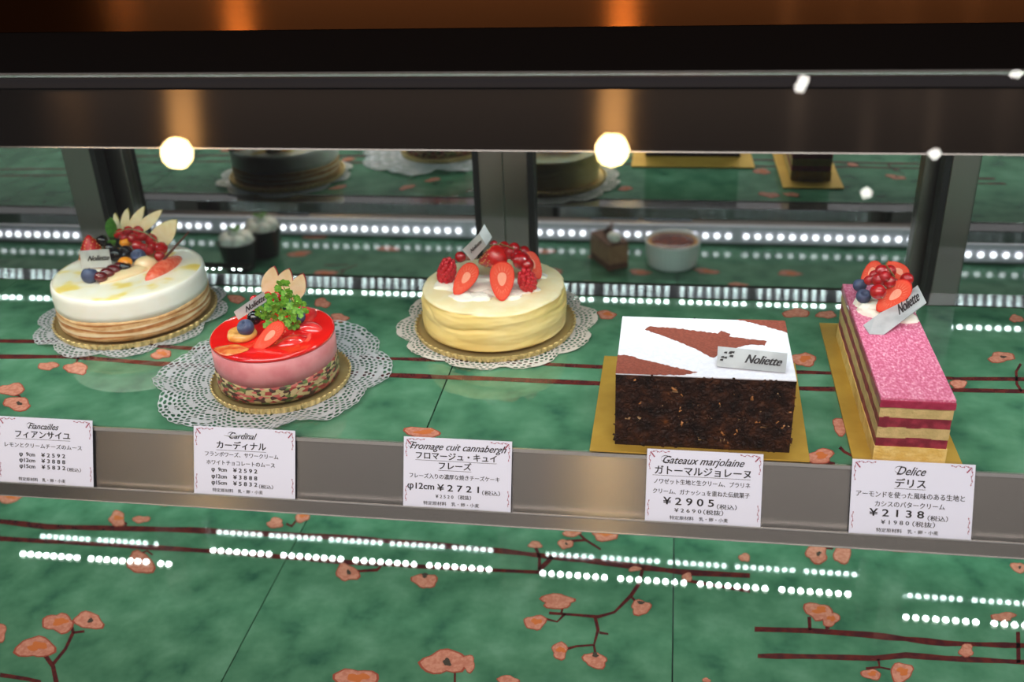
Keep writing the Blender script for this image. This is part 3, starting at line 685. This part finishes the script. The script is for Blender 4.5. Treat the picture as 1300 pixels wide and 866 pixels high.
fruit('strawberry_half', ck, *Q(405, 650), 22, ZT+.008, facing((-.12, -.80, .60), Q(300, 790), Q(480, 520), ZT), (.66, 1.12, .6))
wedge(ck, Q(560, 600), Q(800, 440), ZT, .0085, .0095, M_REDJELLY, 'red_grapefruit_segment'); wedge(ck, Q(470, 740), Q(740, 660), ZT-.0012, .0075, .0050, M_REDJELLY, 'red_grapefruit_segment')
wedge(ck, Q(640, 560), Q(860, 610), ZT-.0012, .0080, .0055, M_REDJELLY, 'red_grapefruit_segment')
M_JAM = mat('apricot_jam', (214, 84, 40), .08, c2=(232, 140, 74), ns=120, coat=.6, sss=.2)
mb = MB(); cj = at(*Q(85, 762), ZT+.0004); mb.sphere(cj, (.0135, .0085, .0012), 0, 32, 10, lambda q: Vector((q.x*(1+.12*math.sin(3*q.y)), q.y*(1+.15*math.cos(4*q.x)), max(q.z, -.1)))); mb.build('apricot_jam', M_JAM, ck, smooth=True)
def chervil(parent, x, y, r, yy, seed):
    rnd = random.Random(seed); c = aty(*Q(x, y), yy); mb = MB(); s = r/6.66*.00063
    for k in range(9):
        a = TW*k/9+rnd.uniform(-.3, .3); d = Vector((math.cos(a), rnd.uniform(-.6, .2), math.sin(a))).normalized()*s*rnd.uniform(.75, 1.1)
        if k == 0: d *= .1
        tip = c+d; u = Vector((-math.sin(a), rnd.uniform(-.3, .3), math.cos(a)))*s*.36
        e = d*.55
        base_ = c+d*.25
        mb.add([base_, base_+e*.4+u*.8, base_+e*.55+u*1.35, base_+e*.8+u*.7, tip+u*.95, tip+u*.25+e*.3, tip+e*.45, tip-u*.25+e*.3, tip-u*.95, base_+e*.8-u*.7, base_+e*.55-u*1.35, base_+e*.4-u*.8],
               [(0, 1, 2, 3), (0, 3, 4, 5), (0, 5, 6, 7), (0, 7, 8, 9), (0, 9, 10, 11)])
    mb.tube([c, c+Vector((rnd.uniform(-.002, .002), .004, -.008))], [.0005, .0006], 5)
    o = mb.build('chervil_sprig', M_CHERVIL, parent); so = o.modifiers.new('s', 'SOLIDIFY'); so.thickness = .0003
yc = at(*Q(500, 420), ZT+.016).y
for i, (x, y, r) in enumerate(((535,235,72),(455,345,80),(600,335,78),(680,400,70),(575,480,78),(440,505,80),(350,440,62),(620,535,60),(520,415,76),(430,395,60))): chervil(ck, x, y, r, yc-.002-.0016*(i % 5), i+2)
yp = at(*Q(260, 470), ZT+.010).y-.007
plaque('silver plaque leaning above the blueberry on the small red glazed cake', [[aty(*Q(112, 440), yp), aty(*Q(362, 268), yp+.004), aty(*Q(398, 345), yp+.004), aty(*Q(150, 508), yp)]], .30, .98, .80, .22, False)

# ------------------------------------------------------------------ cake 3: cheesecake, centre
ZT = .0405; X3, Y3 = -.1475, .7965
doily(-.1466, .8005, .058, .089, M_DOILY_W, 'white lace doily under the strawberry cheesecake', 10, .012, 8, .1)
gold_tray(-.1470, .7950, .0703, 'gold fluted tray under the strawberry cheesecake')
ck = thing('cheesecake', 'round pale yellow cheesecake topped with cream, strawberry halves and raspberries', 'cake', P(X3, Y3, .0066))
M_CHS = mat('baked_cheesecake', (240, 214, 146), .5, stops=[(.25, (232, 196, 112)), (.5, (240, 212, 136)), (.75, (246, 224, 162))], ns=22, nd=5, sss=.12, bump=.12, bs=120, stretch=(1, 1, 1.6))
M_CHT = mat('cheesecake_top', (244, 226, 176), .55, c2=(248, 236, 198), ns=60, sss=.12, bump=.2, bs=200)
def c3f(a, k, r, z):
    if k < 2 or k > 44: n_ = 0
    else:
        zz = (z-.0066)/.034; ca, sa = math.cos(a), math.sin(a); v = Vector((ca*2.2, sa*2.2, zz*5))
        n_ = .0012*noise.noise(v*.7) + .0004*noise.noise(v*2)
        wr = abs(noise.noise(Vector((ca*1.6, sa*1.6, zz*3.2+4))))
        n_ -= .0016*math.exp(-((zz-.60-.07*math.sin(2.3*a+1)-.03*math.sin(7*a))/.045)**2)*max(0, .35+.65*math.sin(4*a+2.4))
        n_ -= .0014*max(0, 1-wr*10)*max(0, min(1, (zz-.45)*4))*(.5+.5*math.sin(3*a+1))
    return r+n_, z + (.0012*noise.noise(Vector((math.cos(a)*2, math.sin(a)*2, 9))) if k > 30 else 0)
prof = [(.0625+.0012*math.sin(math.pi*k/36)-.0006*(k/36), .0066+.031*k/36) for k in range(37)]
prof += [(.0622-.0018*(1-math.cos(t)) , .0376+.0030*math.sin(t)) for t in [math.pi/2*j/6 for j in range(1, 7)]]
prof += [(.055, .0411), (.045, .0409), (.03, .0405), (.001, .0402)]
MB().lathe(prof, P(X3, Y3, 0), 200, c3f, [0]*38+[1]*(len(prof)-39)).build('baked_cheese', [M_CHS, M_CHT], ck, smooth=True)
def Q(x, y): return (490+x/3.938, 270+y/3.938)
cream(ck, *Q(500, 370), 60, 20, ZT-.002, .0065, 4)
for x, y, rx, s_ in ((300, 375, 18, 5), (390, 430, 20, 6), (470, 432, 18, 7), (620, 425, 17, 8), (690, 395, 20, 9), (765, 330, 14, 10), (540, 400, 20, 11)): cream(ck, *Q(x, y), rx, rx*.5, ZT-.0015, .0045, s_, 'cream_dollop')
N_ = (.0, -.80, .60)
fruit('strawberry_half', ck, *Q(395, 332), 21.5, ZT+.0135, facing((-.15, -.82, .55), Q(345, 430), Q(420, 245), ZT), (.78, 1.0, .6))
fruit('strawberry_half', ck, *Q(580, 340), 23.5, ZT+.0145, facing((.02, -.84, .55), Q(590, 440), Q(575, 250), ZT), (.84, 1.0, .6))
fruit('strawberry_half', ck, *Q(735, 262), 17.5, ZT+.015, facing((.45, -.72, .5), Q(750, 350), Q(700, 190), ZT), (.8, 1.0, .7))
fruit('raspberry', ck, *Q(305, 292), 13, ZT+.012, Matrix.Rotation(.25, 3, 'Y'), (.95, .95, 1.25))
fruit('raspberry', ck, *Q(705, 338), 14, ZT+.011, Matrix.Rotation(-.15, 3, 'Y') @ Matrix.Rotation(.4, 3, 'X'), (.9, .9, 1.12))
fruit('strawberry', ck, *Q(520, 232), 19, ZT+.020, Matrix.Rotation(R(60), 3, 'Y') @ Matrix.Rotation(R(30), 3, 'X'), (.92, .92, 1.0))
for x, y, r, dz in ((372,222,28,.021),(615,198,36,.026),(640,178,30,.029),(678,240,46,.021),(702,262,38,.018),(652,215,36,.023),(690,195,30,.024),(590,170,28,.028),(540,160,22,.03)):
    fruit('red_currant', ck, *Q(x, y), r/3.938, ZT+dz)
MB().tube([at(*Q(520, 165), ZT+.031), at(*Q(570, 155), ZT+.033), at(*Q(640, 180), ZT+.032)], .0005, 6).build('currant_stalk', M_STALK, ck)
mb = MB()
for i in range(5):
    a = TW*i/5; c = aty(*Q(585, 252), at(*Q(585, 252), ZT+.017).y); mb.add([c, c+Vector((.003*math.cos(a)-.0008, -.001, .003*math.sin(a))), c+Vector((.005*math.cos(a+.2), -.0012, .004*math.sin(a+.2)))], [(0, 1, 2)])
mb.build('strawberry_leaf_tuft', M_STALK, ck)
yp = at(*Q(440, 215), ZT+.022).y-.004
TLp, TRp, BRp, BLp = [aty(*Q(x, y), yp) for x, y in ((383, 186), (466, 104), (502, 166), (430, 244))]
plaque('folded silver plaque stuck in the berries on the strawberry cheesecake', [[TLp, TRp, BRp, BLp], [TRp, aty(*Q(492, 58), yp+.006), aty(*Q(531, 122), yp+.006), BRp]], .22, .92, .34, .42, False)

# ------------------------------------------------------------------ cake 4: chocolate block cake
bd = MB().prism([P(-.0484, .6025, .0009), P(.1022, .6025, .0009), P(.1058, .7437, .0009), P(-.0474, .7437, .0009)], (0, 0, .0012)).build('cake_board', M_GOLD, None)
tag(bd, 'gold rectangular cake board under the dark chocolate block cake', 'cake board', 'gold rectangular cake boards')
x0, x1, y0, y1, zb, zt = -.0312, .0893, .6112, .7005, .0022, .0600
ck = thing('chocolate_cake', 'dark chocolate block cake dusted white with brown cocoa triangles', 'cake', P((x0+x1)/2, (y0+y1)/2, zb))
M_DKCH = mat('dark_ganache', (38, 20, 14), .5, stops=[(.3, (22, 11, 8)), (.52, (44, 23, 15)), (.68, (66, 36, 20)), (.82, (104, 58, 22))], ns=120, nd=6, bump=.9, bs=260, spec=.12)
M_NUT = mat('roasted_nut', (150, 92, 44), .6, c2=(180, 120, 66), ns=200)
M_LAYC = mat('praline_cream', (150, 110, 74), .6, c2=(190, 156, 118), ns=80)
M_COCOA = mat('cocoa_dusting', (122, 54, 38), .85, c2=(138, 66, 48), ns=500, bump=.3, bs=900)
M_SUGAR = mat('sugar_dusting', (228, 229, 240), .85, c2=(220, 221, 234), ns=400, bump=.2, bs=900)
nz = 46; nx = 96; mb = MB()
def side(o, du, dv, nu_, nv_, nrm_, amp):
    vs = []
    for j in range(nv_+1):
        for i in range(nu_+1):
            q = o+du*(i/nu_)+dv*(j/nv_); e = min(1, min(j, nv_-j)/3)
            h = amp*(noise.noise(q*160)+.7*noise.noise(q*420)+.5*abs(noise.noise(q*900)))*e
            vs.append(q+nrm_*h)
    w_ = nu_+1; mb.add(vs, [(j*w_+i, j*w_+i+1, (j+1)*w_+i+1, (j+1)*w_+i) for j in range(nv_) for i in range(nu_)], 0)
side(P(x0, y0, zb), Vector((x1-x0, 0, 0)), Vector((0, 0, zt-zb-.0010)), nx, nz, Vector((0, -1, 0)), .0013)
side(P(x1, y1, zb), Vector((x0-x1, 0, 0)), Vector((0, 0, zt-zb-.0010)), nx, nz, Vector((0, 1, 0)), .0013)
rnd = random.Random(3)
for i in range(900):                                   # chopped chocolate and nut crumbs pressed on both long sides
    xx, zz = rnd.uniform(x0, x1), rnd.uniform(zb+.001, zt-.0014); yy = y0-.0006 if rnd.random() < .65 else y1+.0006
    s_ = rnd.uniform(.0005, .0015); m = 1 if rnd.random() < .035 else 0
    a = rnd.uniform(0, 3); c = P(xx, yy, zz); u = Vector((math.cos(a), 0, math.sin(a)))*s_*1.6; v = Vector((-math.sin(a), .3, math.cos(a)))*s_*.7; n_ = Vector((0, -s_*.8 if yy < .65 else s_*.8, 0))
    mb.add([c-u-v, c+u-v, c+u+v, c-u+v, c+n_+u*.3], [(0, 1, 4), (1, 2, 4), (2, 3, 4), (3, 0, 4)], m)
mb.build('chocolate_crust', [M_DKCH, M_NUT], ck)
k = 9; zz = [zb+(zt-.0011-zb)*i/k for i in range(k+1)]; mb = MB()
for i in range(k): e = .0004*(i % 2); mb.box(P(x0+.0006+e, y0+.0006, zz[i]), P(x1-.0006-e, y1-.0006, zz[i+1]), i % 2)
mb.build('sponge_layers', [M_DKCH, M_LAYC], ck)
mb = MB().box(P(x0, y0-.0002, zt-.0012), P(x1, y1+.0002, zt))
mb.build('sugar_top', M_SUGAR, ck, bevel=.0004)
def cocoa(pts, name='cocoa_stencil'):
    out = []; rnd = random.Random(int(pts[0][0])); g = []
    for i, p in enumerate(pts):
        q = pts[(i+1) % len(pts)]; L_ = math.hypot(q[0]-p[0], q[1]-p[1]); n = max(1, int(L_/9))
        for j in range(n): g.append((p[0]+(q[0]-p[0])*j/n+rnd.uniform(-2, 2), p[1]+(q[1]-p[1])*j/n+rnd.uniform(-2.2, 2.2)))
    ps = [at(740+a/3.765, 370+b/3.765, zt+.00005) for a, b in g]
    for q in ps: q.x = min(max(q.x, x0-.0001), x1+.0001); q.y = min(max(q.y, y0-.0005), y1+.0005)
    ps.reverse(); MB().prism(ps, (0, 0, .0003)).build(name, M_COCOA, ck)
cocoa([(298,183),(320,168),(470,180),(620,200),(645,203),(660,190),(705,203),(700,216),(790,230),(880,238),(868,258),(780,255),(735,270),(650,300),(625,320),(580,300),(555,282),(430,230)])
cocoa([(158,306),(205,306),(320,335),(430,362),(545,388),(480,400),(300,400),(155,392)])
cocoa([(690,122),(770,122),(860,135),(965,142),(985,200),(940,186),(860,163),(760,140)])
def at4(x, y, z): return at(740+x/3.765, 370+y/3.765, z)
plaque('silver plaque lying on the white dusted top of the chocolate block cake', [[at4(645, 262, zt+.0085), at4(978, 296, zt+.0085), at4(968, 388, zt+.0012), at4(640, 358, zt+.0012)]], .40, .93, .62, .30)

# ------------------------------------------------------------------ cake 5: pink topped layered bar cake
bd = MB().prism([P(.1312, .6025, .0009), P(.2025, .6025, .0009), P(.2028, .819, .0009), P(.1335, .819, .0009)], (0, 0, .0012)).build('cake_board', M_GOLD, None)
tag(bd, 'gold rectangular cake board under the pink topped layered cake', 'cake board', 'gold rectangular cake boards')
x0, x1, y0, y1, zb, zt = .1440, .1912, .6080, .7925, .0022, .0512
ck = thing('layered_cake', 'pink topped layered bar cake with currants, strawberry and cream at its far end', 'cake', P((x0+x1)/2, (y0+y1)/2, zb))
M_YSP = mat('yellow_almond_sponge', (226, 184, 96), .7, c2=(238, 204, 126), ns=140, bump=.5, bs=500)
M_CAS = mat('cassis_cream', (120, 28, 46), .45, c2=(156, 48, 66), ns=140, bump=.3, bs=400)
M_BEI = mat('beige_sponge', (206, 178, 122), .65, c2=(190, 166, 110), ns=150, bump=.5, bs=500)
M_PKT = mat('pink_cassis_top', (204, 92, 124), .5, stops=[(.3, (186, 66, 104)), (.48, (208, 104, 140)), (.62, (226, 144, 172)), (.74, (246, 212, 222))], ns=650, nd=8, coat=.15, bump=.3, bs=500, stretch=(1, .55, 1))
M_PKE = mat('cassis_glaze_edge', (150, 34, 66), .3, c2=(168, 48, 80), ns=200, coat=.4)
def slab(name, za, zb_, m, ins, seed):
    mb = MB(); n = 40; top, bot = [], []
    per = [(x0+ins+(x1-x0-2*ins)*i/10, y0+ins) for i in range(10)]+[(x1-ins, y0+ins+(y1-y0-2*ins)*i/30) for i in range(30)]+[(x1-ins-(x1-x0-2*ins)*i/10, y1-ins) for i in range(10)]+[(x0+ins, y1-ins-(y1-y0-2*ins)*i/30) for i in range(30)]
    for i, (a, b) in enumerate(per):
        e = .0005*noise.noise(Vector((a*90, b*90, seed))); wv = .0006*noise.noise(Vector((a*50, b*50, seed+5)))
        top.append(P(a+(e if 10 < i < 40 or i > 50 else 0), b+(e if i <= 10 else 0), zb_+(wv if name != 'pink_top' else 0))); bot.append(P(a+(e if 10 < i < 40 or i > 50 else 0), b+(e if i <= 10 else 0), za+wv*.0))
    N = len(per); mb.add(bot+top, [(i, (i+1) % N, (i+1) % N+N, i+N) for i in range(N)]+[tuple(range(N-1, -1, -1)), tuple(range(N, 2*N))])
    return mb.build(name, m, ck)
slab('almond_sponge', zb, .0130, M_YSP, .0, 1); slab('cassis_cream', .0128, .0205, M_CAS, .0006, 2); slab('almond_sponge', .0200, .0285, M_BEI, .0004, 3)
slab('cassis_cream', .0280, .0365, M_CAS, .0006, 4); slab('cream_layer', .0360, .0445, M_BEI, .0003, 5)
slab('cassis_glaze', .0440, .0490, M_PKE, -.0004, 6)
mb = MB().box(P(x0-.0002, y0+.0006, .0486), P(x1+.0002, y1, zt)); mb.build('pink_top', M_PKT, ck, bevel=.0006)
def Q(x, y): return (1070+x/7.87, 325+y/7.87)
ZT = zt
cream(ck, *Q(430, 560), 36, 17, ZT-.001, .010, 21); cream(ck, *Q(300, 560), 18, 10, ZT, .008, 22, 'cream_dollop'); cream(ck, *Q(620, 640), 16, 9, ZT-.001, .005, 23, 'cream_dollop'); cream(ck, *Q(190, 490), 10, 7, ZT, .008, 24, 'cream_dollop'); cream(ck, *Q(480, 420), 24, 16, ZT, .014, 25, 'cream_dollop')
fruit('blueberry', ck, *Q(170, 292), 8.6, ZT+.013, Matrix.Rotation(R(-40), 3, 'X')); fruit('blueberry', ck, *Q(207, 402), 9.4, ZT+.010, Matrix.Rotation(R(30), 3, 'X'))
fruit('strawberry_half', ck, *Q(510, 400), 27, ZT+.015, facing((.1, -.72, .66), Q(380, 530), Q(650, 290), ZT), (.62, 1.0, .5))
fruit('strawberry_half', ck, *Q(550, 145), 15, ZT+.026, facing((.35, -.8, .5), Q(450, 80), Q(620, 180), ZT), (.9, 1.1, .6))
fruit('strawberry_half', ck, *Q(280, 160), 15, ZT+.022, facing((-.5, -.75, .45), Q(220, 240), Q(330, 100), ZT), (.8, 1.0, .6))
for x, y, r, dz in ((390,152,66,.030),(472,150,60,.030),(320,195,56,.026),(355,240,68,.026),(465,262,64,.025),(262,245,50,.023),(352,360,80,.021),(640,232,66,.022),(420,205,56,.030)):
    fruit('red_currant', ck, *Q(x, y), r/7.87, ZT+dz, (Matrix.Rotation(R(110), 3, 'X') @ Matrix.Rotation(.3, 3, 'Y')))
MB().tube([at(*Q(520, 210), ZT+.028), at(*Q(430, 90), ZT+.038), at(*Q(460, 40), ZT+.042)], [.0006, .0005, .0003], 6).build('currant_stalk', M_STALK, ck)
q0, q1, q2, q4 = at(*Q(205, 690), ZT+.001), at(*Q(330, 600), ZT+.004), at(*Q(748, 292), ZT+.018), at(*Q(408, 785), ZT+.0006)
q3 = q2+q4-q1
plaque('silver ribbon plaque slanting across the fruit of the pink topped cake', [[q1, q2, q3, q4], [q0, q1, q4, at(*Q(265, 778), ZT+.0006)]], .42, .92, .72, .30, False)

# ------------------------------------------------------------------ price cards in the rail
def rail_pt(x, s, off): y, z = rp(s, off); return Vector((x, y, z))
def price_card(xc, label, lines, unders):
    W_, S0, S1 = .079, -.0062, .0525
    t = thing('price_card', label, 'price card', rail_pt(xc, S1, .002), 'white price cards in the steel rail')
    n = Vector((0, -math.cos(TILT), math.sin(TILT)))
    def quad(m, s0, s1, off, th, grow=0.0):
        return MB().prism([rail_pt(xc-W_/2-grow, s1, off), rail_pt(xc+W_/2+grow, s1, off), rail_pt(xc+W_/2+grow, s0-grow, off), rail_pt(xc-W_/2-grow, s0-grow, off)], n*th)
    quad(0, S0, S1, .0012, .0004, .0012).build('clear_sleeve', M_SLEEVE, t)
    quad(0, S0, S1, .0018, .0004).build('paper', M_PAPER, t)
    L = MB()
    def pt(u, v): return rail_pt(xc-W_/2+u/1000, S0+v/1000, .00235)
    for body, u0, u1, base_, em, st in lines:
        v, f = text_geo(body, 1.0, .5 if st == 's' else 0, .004)
        if not v: continue
        a, b = min(p.x for p in v), max(p.x for p in v); k = (u1-u0)/(b-a)
        for dx, dy in (((0, 0), (.28, 0), (.14, .14)) if st == 'b' else ((0, 0), (.16, .05)) if st == 's' else ((0, 0), (.12, 0))):
            L.add([pt(u0+dx+(p.x-a)*k, base_+dy-p.y*em) for p in v], f)
        if st == 's':                                # pen swash looping behind the capital
            for i in range(22):
                q0, q1 = -.6+i*.25, -.6+(i+1)*.25
                w0 = .10+.14*abs(math.sin(q0)); c0 = (u0+.6*em*.42+em*.42*math.cos(q0), base_-em*.40-em*.30*math.sin(q0)); c1_ = (u0+.6*em*.42+em*.42*math.cos(q1), base_-em*.40-em*.30*math.sin(q1))
                L.add([pt(c0[0], c0[1]-w0), pt(c0[0], c0[1]+w0), pt(c1_[0], c1_[1]+w0), pt(c1_[0], c1_[1]-w0)], [(0, 1, 2, 3)])
    for u0, u1, v in unders: L.add([pt(u0, v+.14), pt(u1, v+.14), pt(u1, v-.14), pt(u0, v-.14)], [(0, 1, 2, 3)])
    L.build('lettering', M_INK, t)
    B = MB(); rnd = random.Random(int(abs(xc)*1000))
    def curl(pts, w_):
        for i in range(len(pts)-1):
            (a, b), (c, d) = pts[i], pts[i+1]; l = math.hypot(c-a, d-b) or 1; nx, ny = -(d-b)/l*w_, (c-a)/l*w_
            B.add([pt(a-nx, b-ny), pt(c-nx, d-ny), pt(c+nx, d+ny), pt(a+nx, b+ny)], [(3, 2, 1, 0)])
    def bud(u, v, r): B.add([pt(u+r*math.cos(q), v+r*math.sin(q)) for q in [-TW*j/7 for j in range(7)]], [tuple(range(7))])
    for sx, sy in ((0, 0), (1, 0), (0, 1), (1, 1)):
        X_ = lambda u: (79-u if sx else u); Y_ = lambda v: (50.5-v if sy else v)
        if not sy:
            curl([(X_(3+i*.9), Y_(1.6+.55*math.sin(i*1.3))) for i in range(15)], .16)
            for i in range(5): bud(X_(4.5+i*2.6), Y_(1.5+.5*(i % 2)), .42)
            curl([(X_(2.2), Y_(2.0)), (X_(3.4), Y_(3.2)), (X_(4.6), Y_(4.8))], .45); bud(X_(5.0), Y_(5.2), .6)
        curl([(X_(1.9+.45*math.sin(i*1.2)), Y_(3+i*.9)) for i in range(13)], .16)
        for i in range(4): bud(X_(1.8+.5*(i % 2)), Y_(5+i*3.0), .45)
    B.build('vine_border', M_INKR, t)
    return t
TAX = '（税込）'; NTX = '（税抜）'; ALL = '特定原材料　乳・卵・小麦'
price_card(-.4640, 'white price card below the white mousse cake at the left rail end',
    [('Fiancailles', 26, 51.3, 8.7, 6.6, 's'), ('フィアンサイユ', 15.1, 60.5, 15.3, 6.4, 'b'), ('レモンとクリームチーズのムース', 6, 70, 23.2, 4.0, 'n'),
     ('φ  9cm', 18, 31, 30, 4.2, 'b'), ('¥ 2 5 9 2', 36.3, 56, 30, 4.2, 'b'), ('φ12cm', 18, 31, 34.6, 4.2, 'b'), ('¥ 3 8 8 8', 36.3, 56, 34.6, 4.2, 'b'),
     ('φ15cm', 18, 31, 39.3, 4.2, 'b'), ('¥ 5 8 3 2', 36.3, 56, 39.3, 4.2, 'b'), (TAX, 57.5, 69, 40, 3.2, 'n'), (ALL, 17, 56, 49.2, 3.0, 'n')], [(15, 60.6, 16.7)])
price_card(-.3037, 'white price card in front of the small red glazed cake',
    [('Cardinal', 28, 49.5, 8.2, 6.8, 's'), ('カーディナル', 18, 56.4, 15.6, 6.4, 'b'), ('フランボワーズ、サワークリーム', 8.8, 66, 21.9, 4.0, 'n'), ('ホワイトチョコレートのムース', 10, 63.3, 28.2, 4.0, 'n'),
     ('φ  9cm', 13.8, 25.7, 33.4, 4.2, 'b'), ('¥ 2 5 9 2', 30.7, 49.5, 33.4, 4.2, 'b'), ('φ12cm', 13.8, 25.7, 38.6, 4.2, 'b'), ('¥ 3 8 8 8', 30.7, 49.5, 38.6, 4.2, 'b'),
     ('φ15cm', 13.8, 25.7, 43.4, 4.2, 'b'), ('¥ 5 8 3 2', 30.7, 49.5, 43.4, 4.2, 'b'), (TAX, 51, 62, 44.4, 3.2, 'n'), (ALL, 14.6, 54, 48.8, 3.0, 'n')], [(17.8, 56.6, 17.2)])
price_card(-.1428, 'white price card in front of the strawberry cheesecake',
    [('Fromage cuit cannabergh', 4.5, 75, 8.6, 7.2, 's'), ('フロマージュ・キュイ', 9, 68, 15.3, 6.0, 'b'), ('フレーズ', 26, 49.7, 22.2, 6.0, 'b'), ('フレーズ入りの濃厚な焼きチーズケーキ', 4.4, 70.5, 29.6, 4.0, 'n'),
     ('φ12cm', 3, 22.7, 37.8, 6.4, 'b'), ('¥ 2 7 2 1', 25, 55.5, 38.4, 6.6, 'b'), (TAX, 58, 71, 39.6, 3.6, 'n'), ('¥ 2 5 2 0 （税抜）', 24, 50, 43.8, 3.4, 'n'), (ALL, 15, 56, 49.0, 3.0, 'n')], [(8.8, 68.2, 16.6), (25.8, 49.9, 23.5)])
price_card(.0314, 'white price card in front of the dark chocolate block cake',
    [('Gateaux marjolaine', 11, 66.5, 9.6, 7.6, 's'), ('ガトーマルジョレーヌ', 5.6, 70.9, 17.0, 6.8, 'b'), ('ノワゼット生地と生クリーム、プラリネ', 5.3, 70.9, 24.0, 4.1, 'n'), ('クリーム、ガナッシュを重ねた伝統菓子', 4.8, 70.9, 31.0, 4.1, 'n'),
     ('¥ 2 9 0 5', 12, 46.8, 38.6, 7.2, 'b'), (TAX, 49, 62.5, 39.8, 3.8, 'n'), ('¥ 2 6 9 0', 20, 38.5, 43.8, 3.8, 'n'), (NTX, 40, 53.5, 44.2, 3.8, 'n'), (ALL, 17, 57, 49.0, 3.0, 'n')], [(4.2, 71, 18.3)])
price_card(.1691, 'white price card below the pink topped layered cake at the right rail end',
    [('Delice', 29, 47.8, 9.2, 8.2, 's'), ('デリス', 28.3, 48, 17.4, 6.8, 'b'), ('アーモンドを使った風味のある生地と', 3.5, 73.4, 25, 4.6, 'n'), ('カシスのバタークリーム', 16, 61, 31.4, 4.4, 'n'),
     ('¥ 2 1 3 8', 12.6, 48, 38.2, 7.0, 'b'), (TAX, 50.5, 63.5, 39.4, 4.0, 'n'), ('¥ 1 9 8 0', 20.6, 38.8, 43.6, 4.0, 'n'), (NTX, 41, 55.5, 44.0, 4.0, 'n'), (ALL, 17.8, 58, 49.0, 3.0, 'n')], [(28, 48.2, 18.7)])

# ------------------------------------------------------------------ small pastries on the lower deck, visible in the mirror
def atm(px, py, z):                       # point whose mirror image shows at px, py
    v = at(px, py, z); return Vector((v.x, 2*MIR-v.y, v.z))
Zd = DK+.0009
M_BLKCUP = mat('black_cup', (22, 20, 22), .35); M_PORC = mat('white_porcelain', (232, 232, 230), .15, coat=.4)
M_CARAM = mat('burnt_caramel', (104, 32, 18), .12, c2=(140, 58, 24), ns=80, coat=.6); M_CUST = mat('custard_rim', (206, 150, 70), .3, c2=(190, 120, 48), ns=120)
M_MILKCH = mat('milk_chocolate_mousse', (150, 104, 74), .5, c2=(164, 118, 86), ns=90); M_BRSP = mat('brown_sponge', (92, 54, 36), .7, c2=(110, 68, 46), ns=160, bump=.4)
def cup(px, py, label):
    c = atm(px, py, Zd); t = thing('cup_dessert', label, 'dessert', c, 'black cup desserts on the lower deck')
    MB().lathe([(.0215, 0), (.0222, .002), (.0300, .046), (.0312, .048), (.0300, .0485), (.0285, .046), (.001, .044)], c, 48).build('black_cup', M_BLKCUP, t, smooth=True, autosmooth=40)
    mb = MB(); rnd = random.Random(int(px))
    for i in range(7):
        a = TW*i/6; rr = .0165 if i < 6 else 0; mb.sphere(c+Vector((rr*math.cos(a), rr*math.sin(a), .050+(.008 if i == 6 else 0))), (.0125, .0125, .011), 0, 16, 10)
    mb.build('cream_swirl', M_CREAM, t, smooth=True)
    for i in range(3):
        a = 1+2.1*i; MB().sphere(c+Vector((.007*math.cos(a), .007*math.sin(a), .069)), (.006, .0035, .002), 0, 12, 8).build('pistachio', M_CHERVIL, t, smooth=True)
cup(306, 341, 'black cup dessert with white cream, the nearer of the two in the mirror')
cup(338, 323, 'black cup dessert with white cream and green topping, partly behind the other cup')
c = atm(772, 332, Zd); t = thing('cake_slice', 'small brown mousse cake slice with white cream, seen in the mirror', 'cake', c)
rot = Matrix.Rotation(R(-30), 3, 'Z')
def rbox(lo, hi, nm, m):
    mb = MB().box(lo, hi); mb.v = [rot @ q + c for q in mb.v]; mb.build(nm, m, t, bevel=.001)
rbox((-.017, -.030, 0), (.017, .036, .010), 'brown_sponge', M_BRSP); rbox((-.0168, -.0298, .010), (.0168, .0358, .040), 'mousse_block', M_MILKCH); rbox((-.017, -.030, .040), (.017, .036, .043), 'cocoa_top', M_BRSP)
mb = MB()
mb.sphere((0, .020, .048), (.010, .013, .008), 0, 20, 12); mb.v = [rot @ q + c for q in mb.v]; mb.build('cream_quenelle', M_CREAM, t, smooth=True)
mb = MB().tube([(.004, -.015, .044), (.010, -.008, .056), (.002, .002, .054), (-.006, -.004, .048)], [.0045, .0035, .0035, .002], 8); mb.v = [rot @ q + c for q in mb.v]; mb.build('chocolate_curl', M_CHOC, t, smooth=True)
c = atm(853, 334, Zd); t = thing('creme_brulee', 'white ramekin of caramel topped custard, seen in the mirror', 'dessert', c)
def rf(a, k, r, z): return (r*(1+(.012*math.sin(36*a) if 1 <= k <= 3 else 0)), z)
MB().lathe([(.036, 0), (.0375, .002), (.0400, .020), (.0415, .036), (.0424, .0395), (.0414, .0402), (.0396, .0385), (.0385, .035), (.001, .034)], c, 144, rf).build('ramekin', M_PORC, t, smooth=True)
MB().lathe([(.0382, .0348), (.0378, .0366), (.034, .0372), (.033, .0370)], c, 64).build('custard', M_CUST, t, smooth=True)
MB().lathe([(.0335, .0366), (.033, .0376), (.02, .0378), (.001, .0377)], c, 64).build('caramel_top', M_CARAM, t, smooth=True)
for px0, px1, py, lb in ((750, 810, 274, 'white card back above the diode bar behind the brown slice in the mirror'), (818, 878, 275, 'white card back above the diode bar behind the ramekin in the mirror'), (350, 392, 266, 'dim card back above the diode bar beside the black cups in the mirror')):
    yc_ = .4170; a, b = aty(px0, py, 2*MIR-yc_), aty(px1, py, 2*MIR-yc_)
    t = thing('price_card', lb, 'price card', Vector((a.x, yc_, DK+Z0)), 'price cards on the lower rail')
    MB().box((a.x, yc_-.0006, Z0+DK+.0006), (b.x, yc_, a.z)).build('paper', M_PAPER, t)
    MB().box((a.x-.001, yc_+.0001, Z0+DK+.0006), (b.x+.001, yc_+.0005, a.z+.0012)).build('clear_sleeve', M_SLEEVE, t)
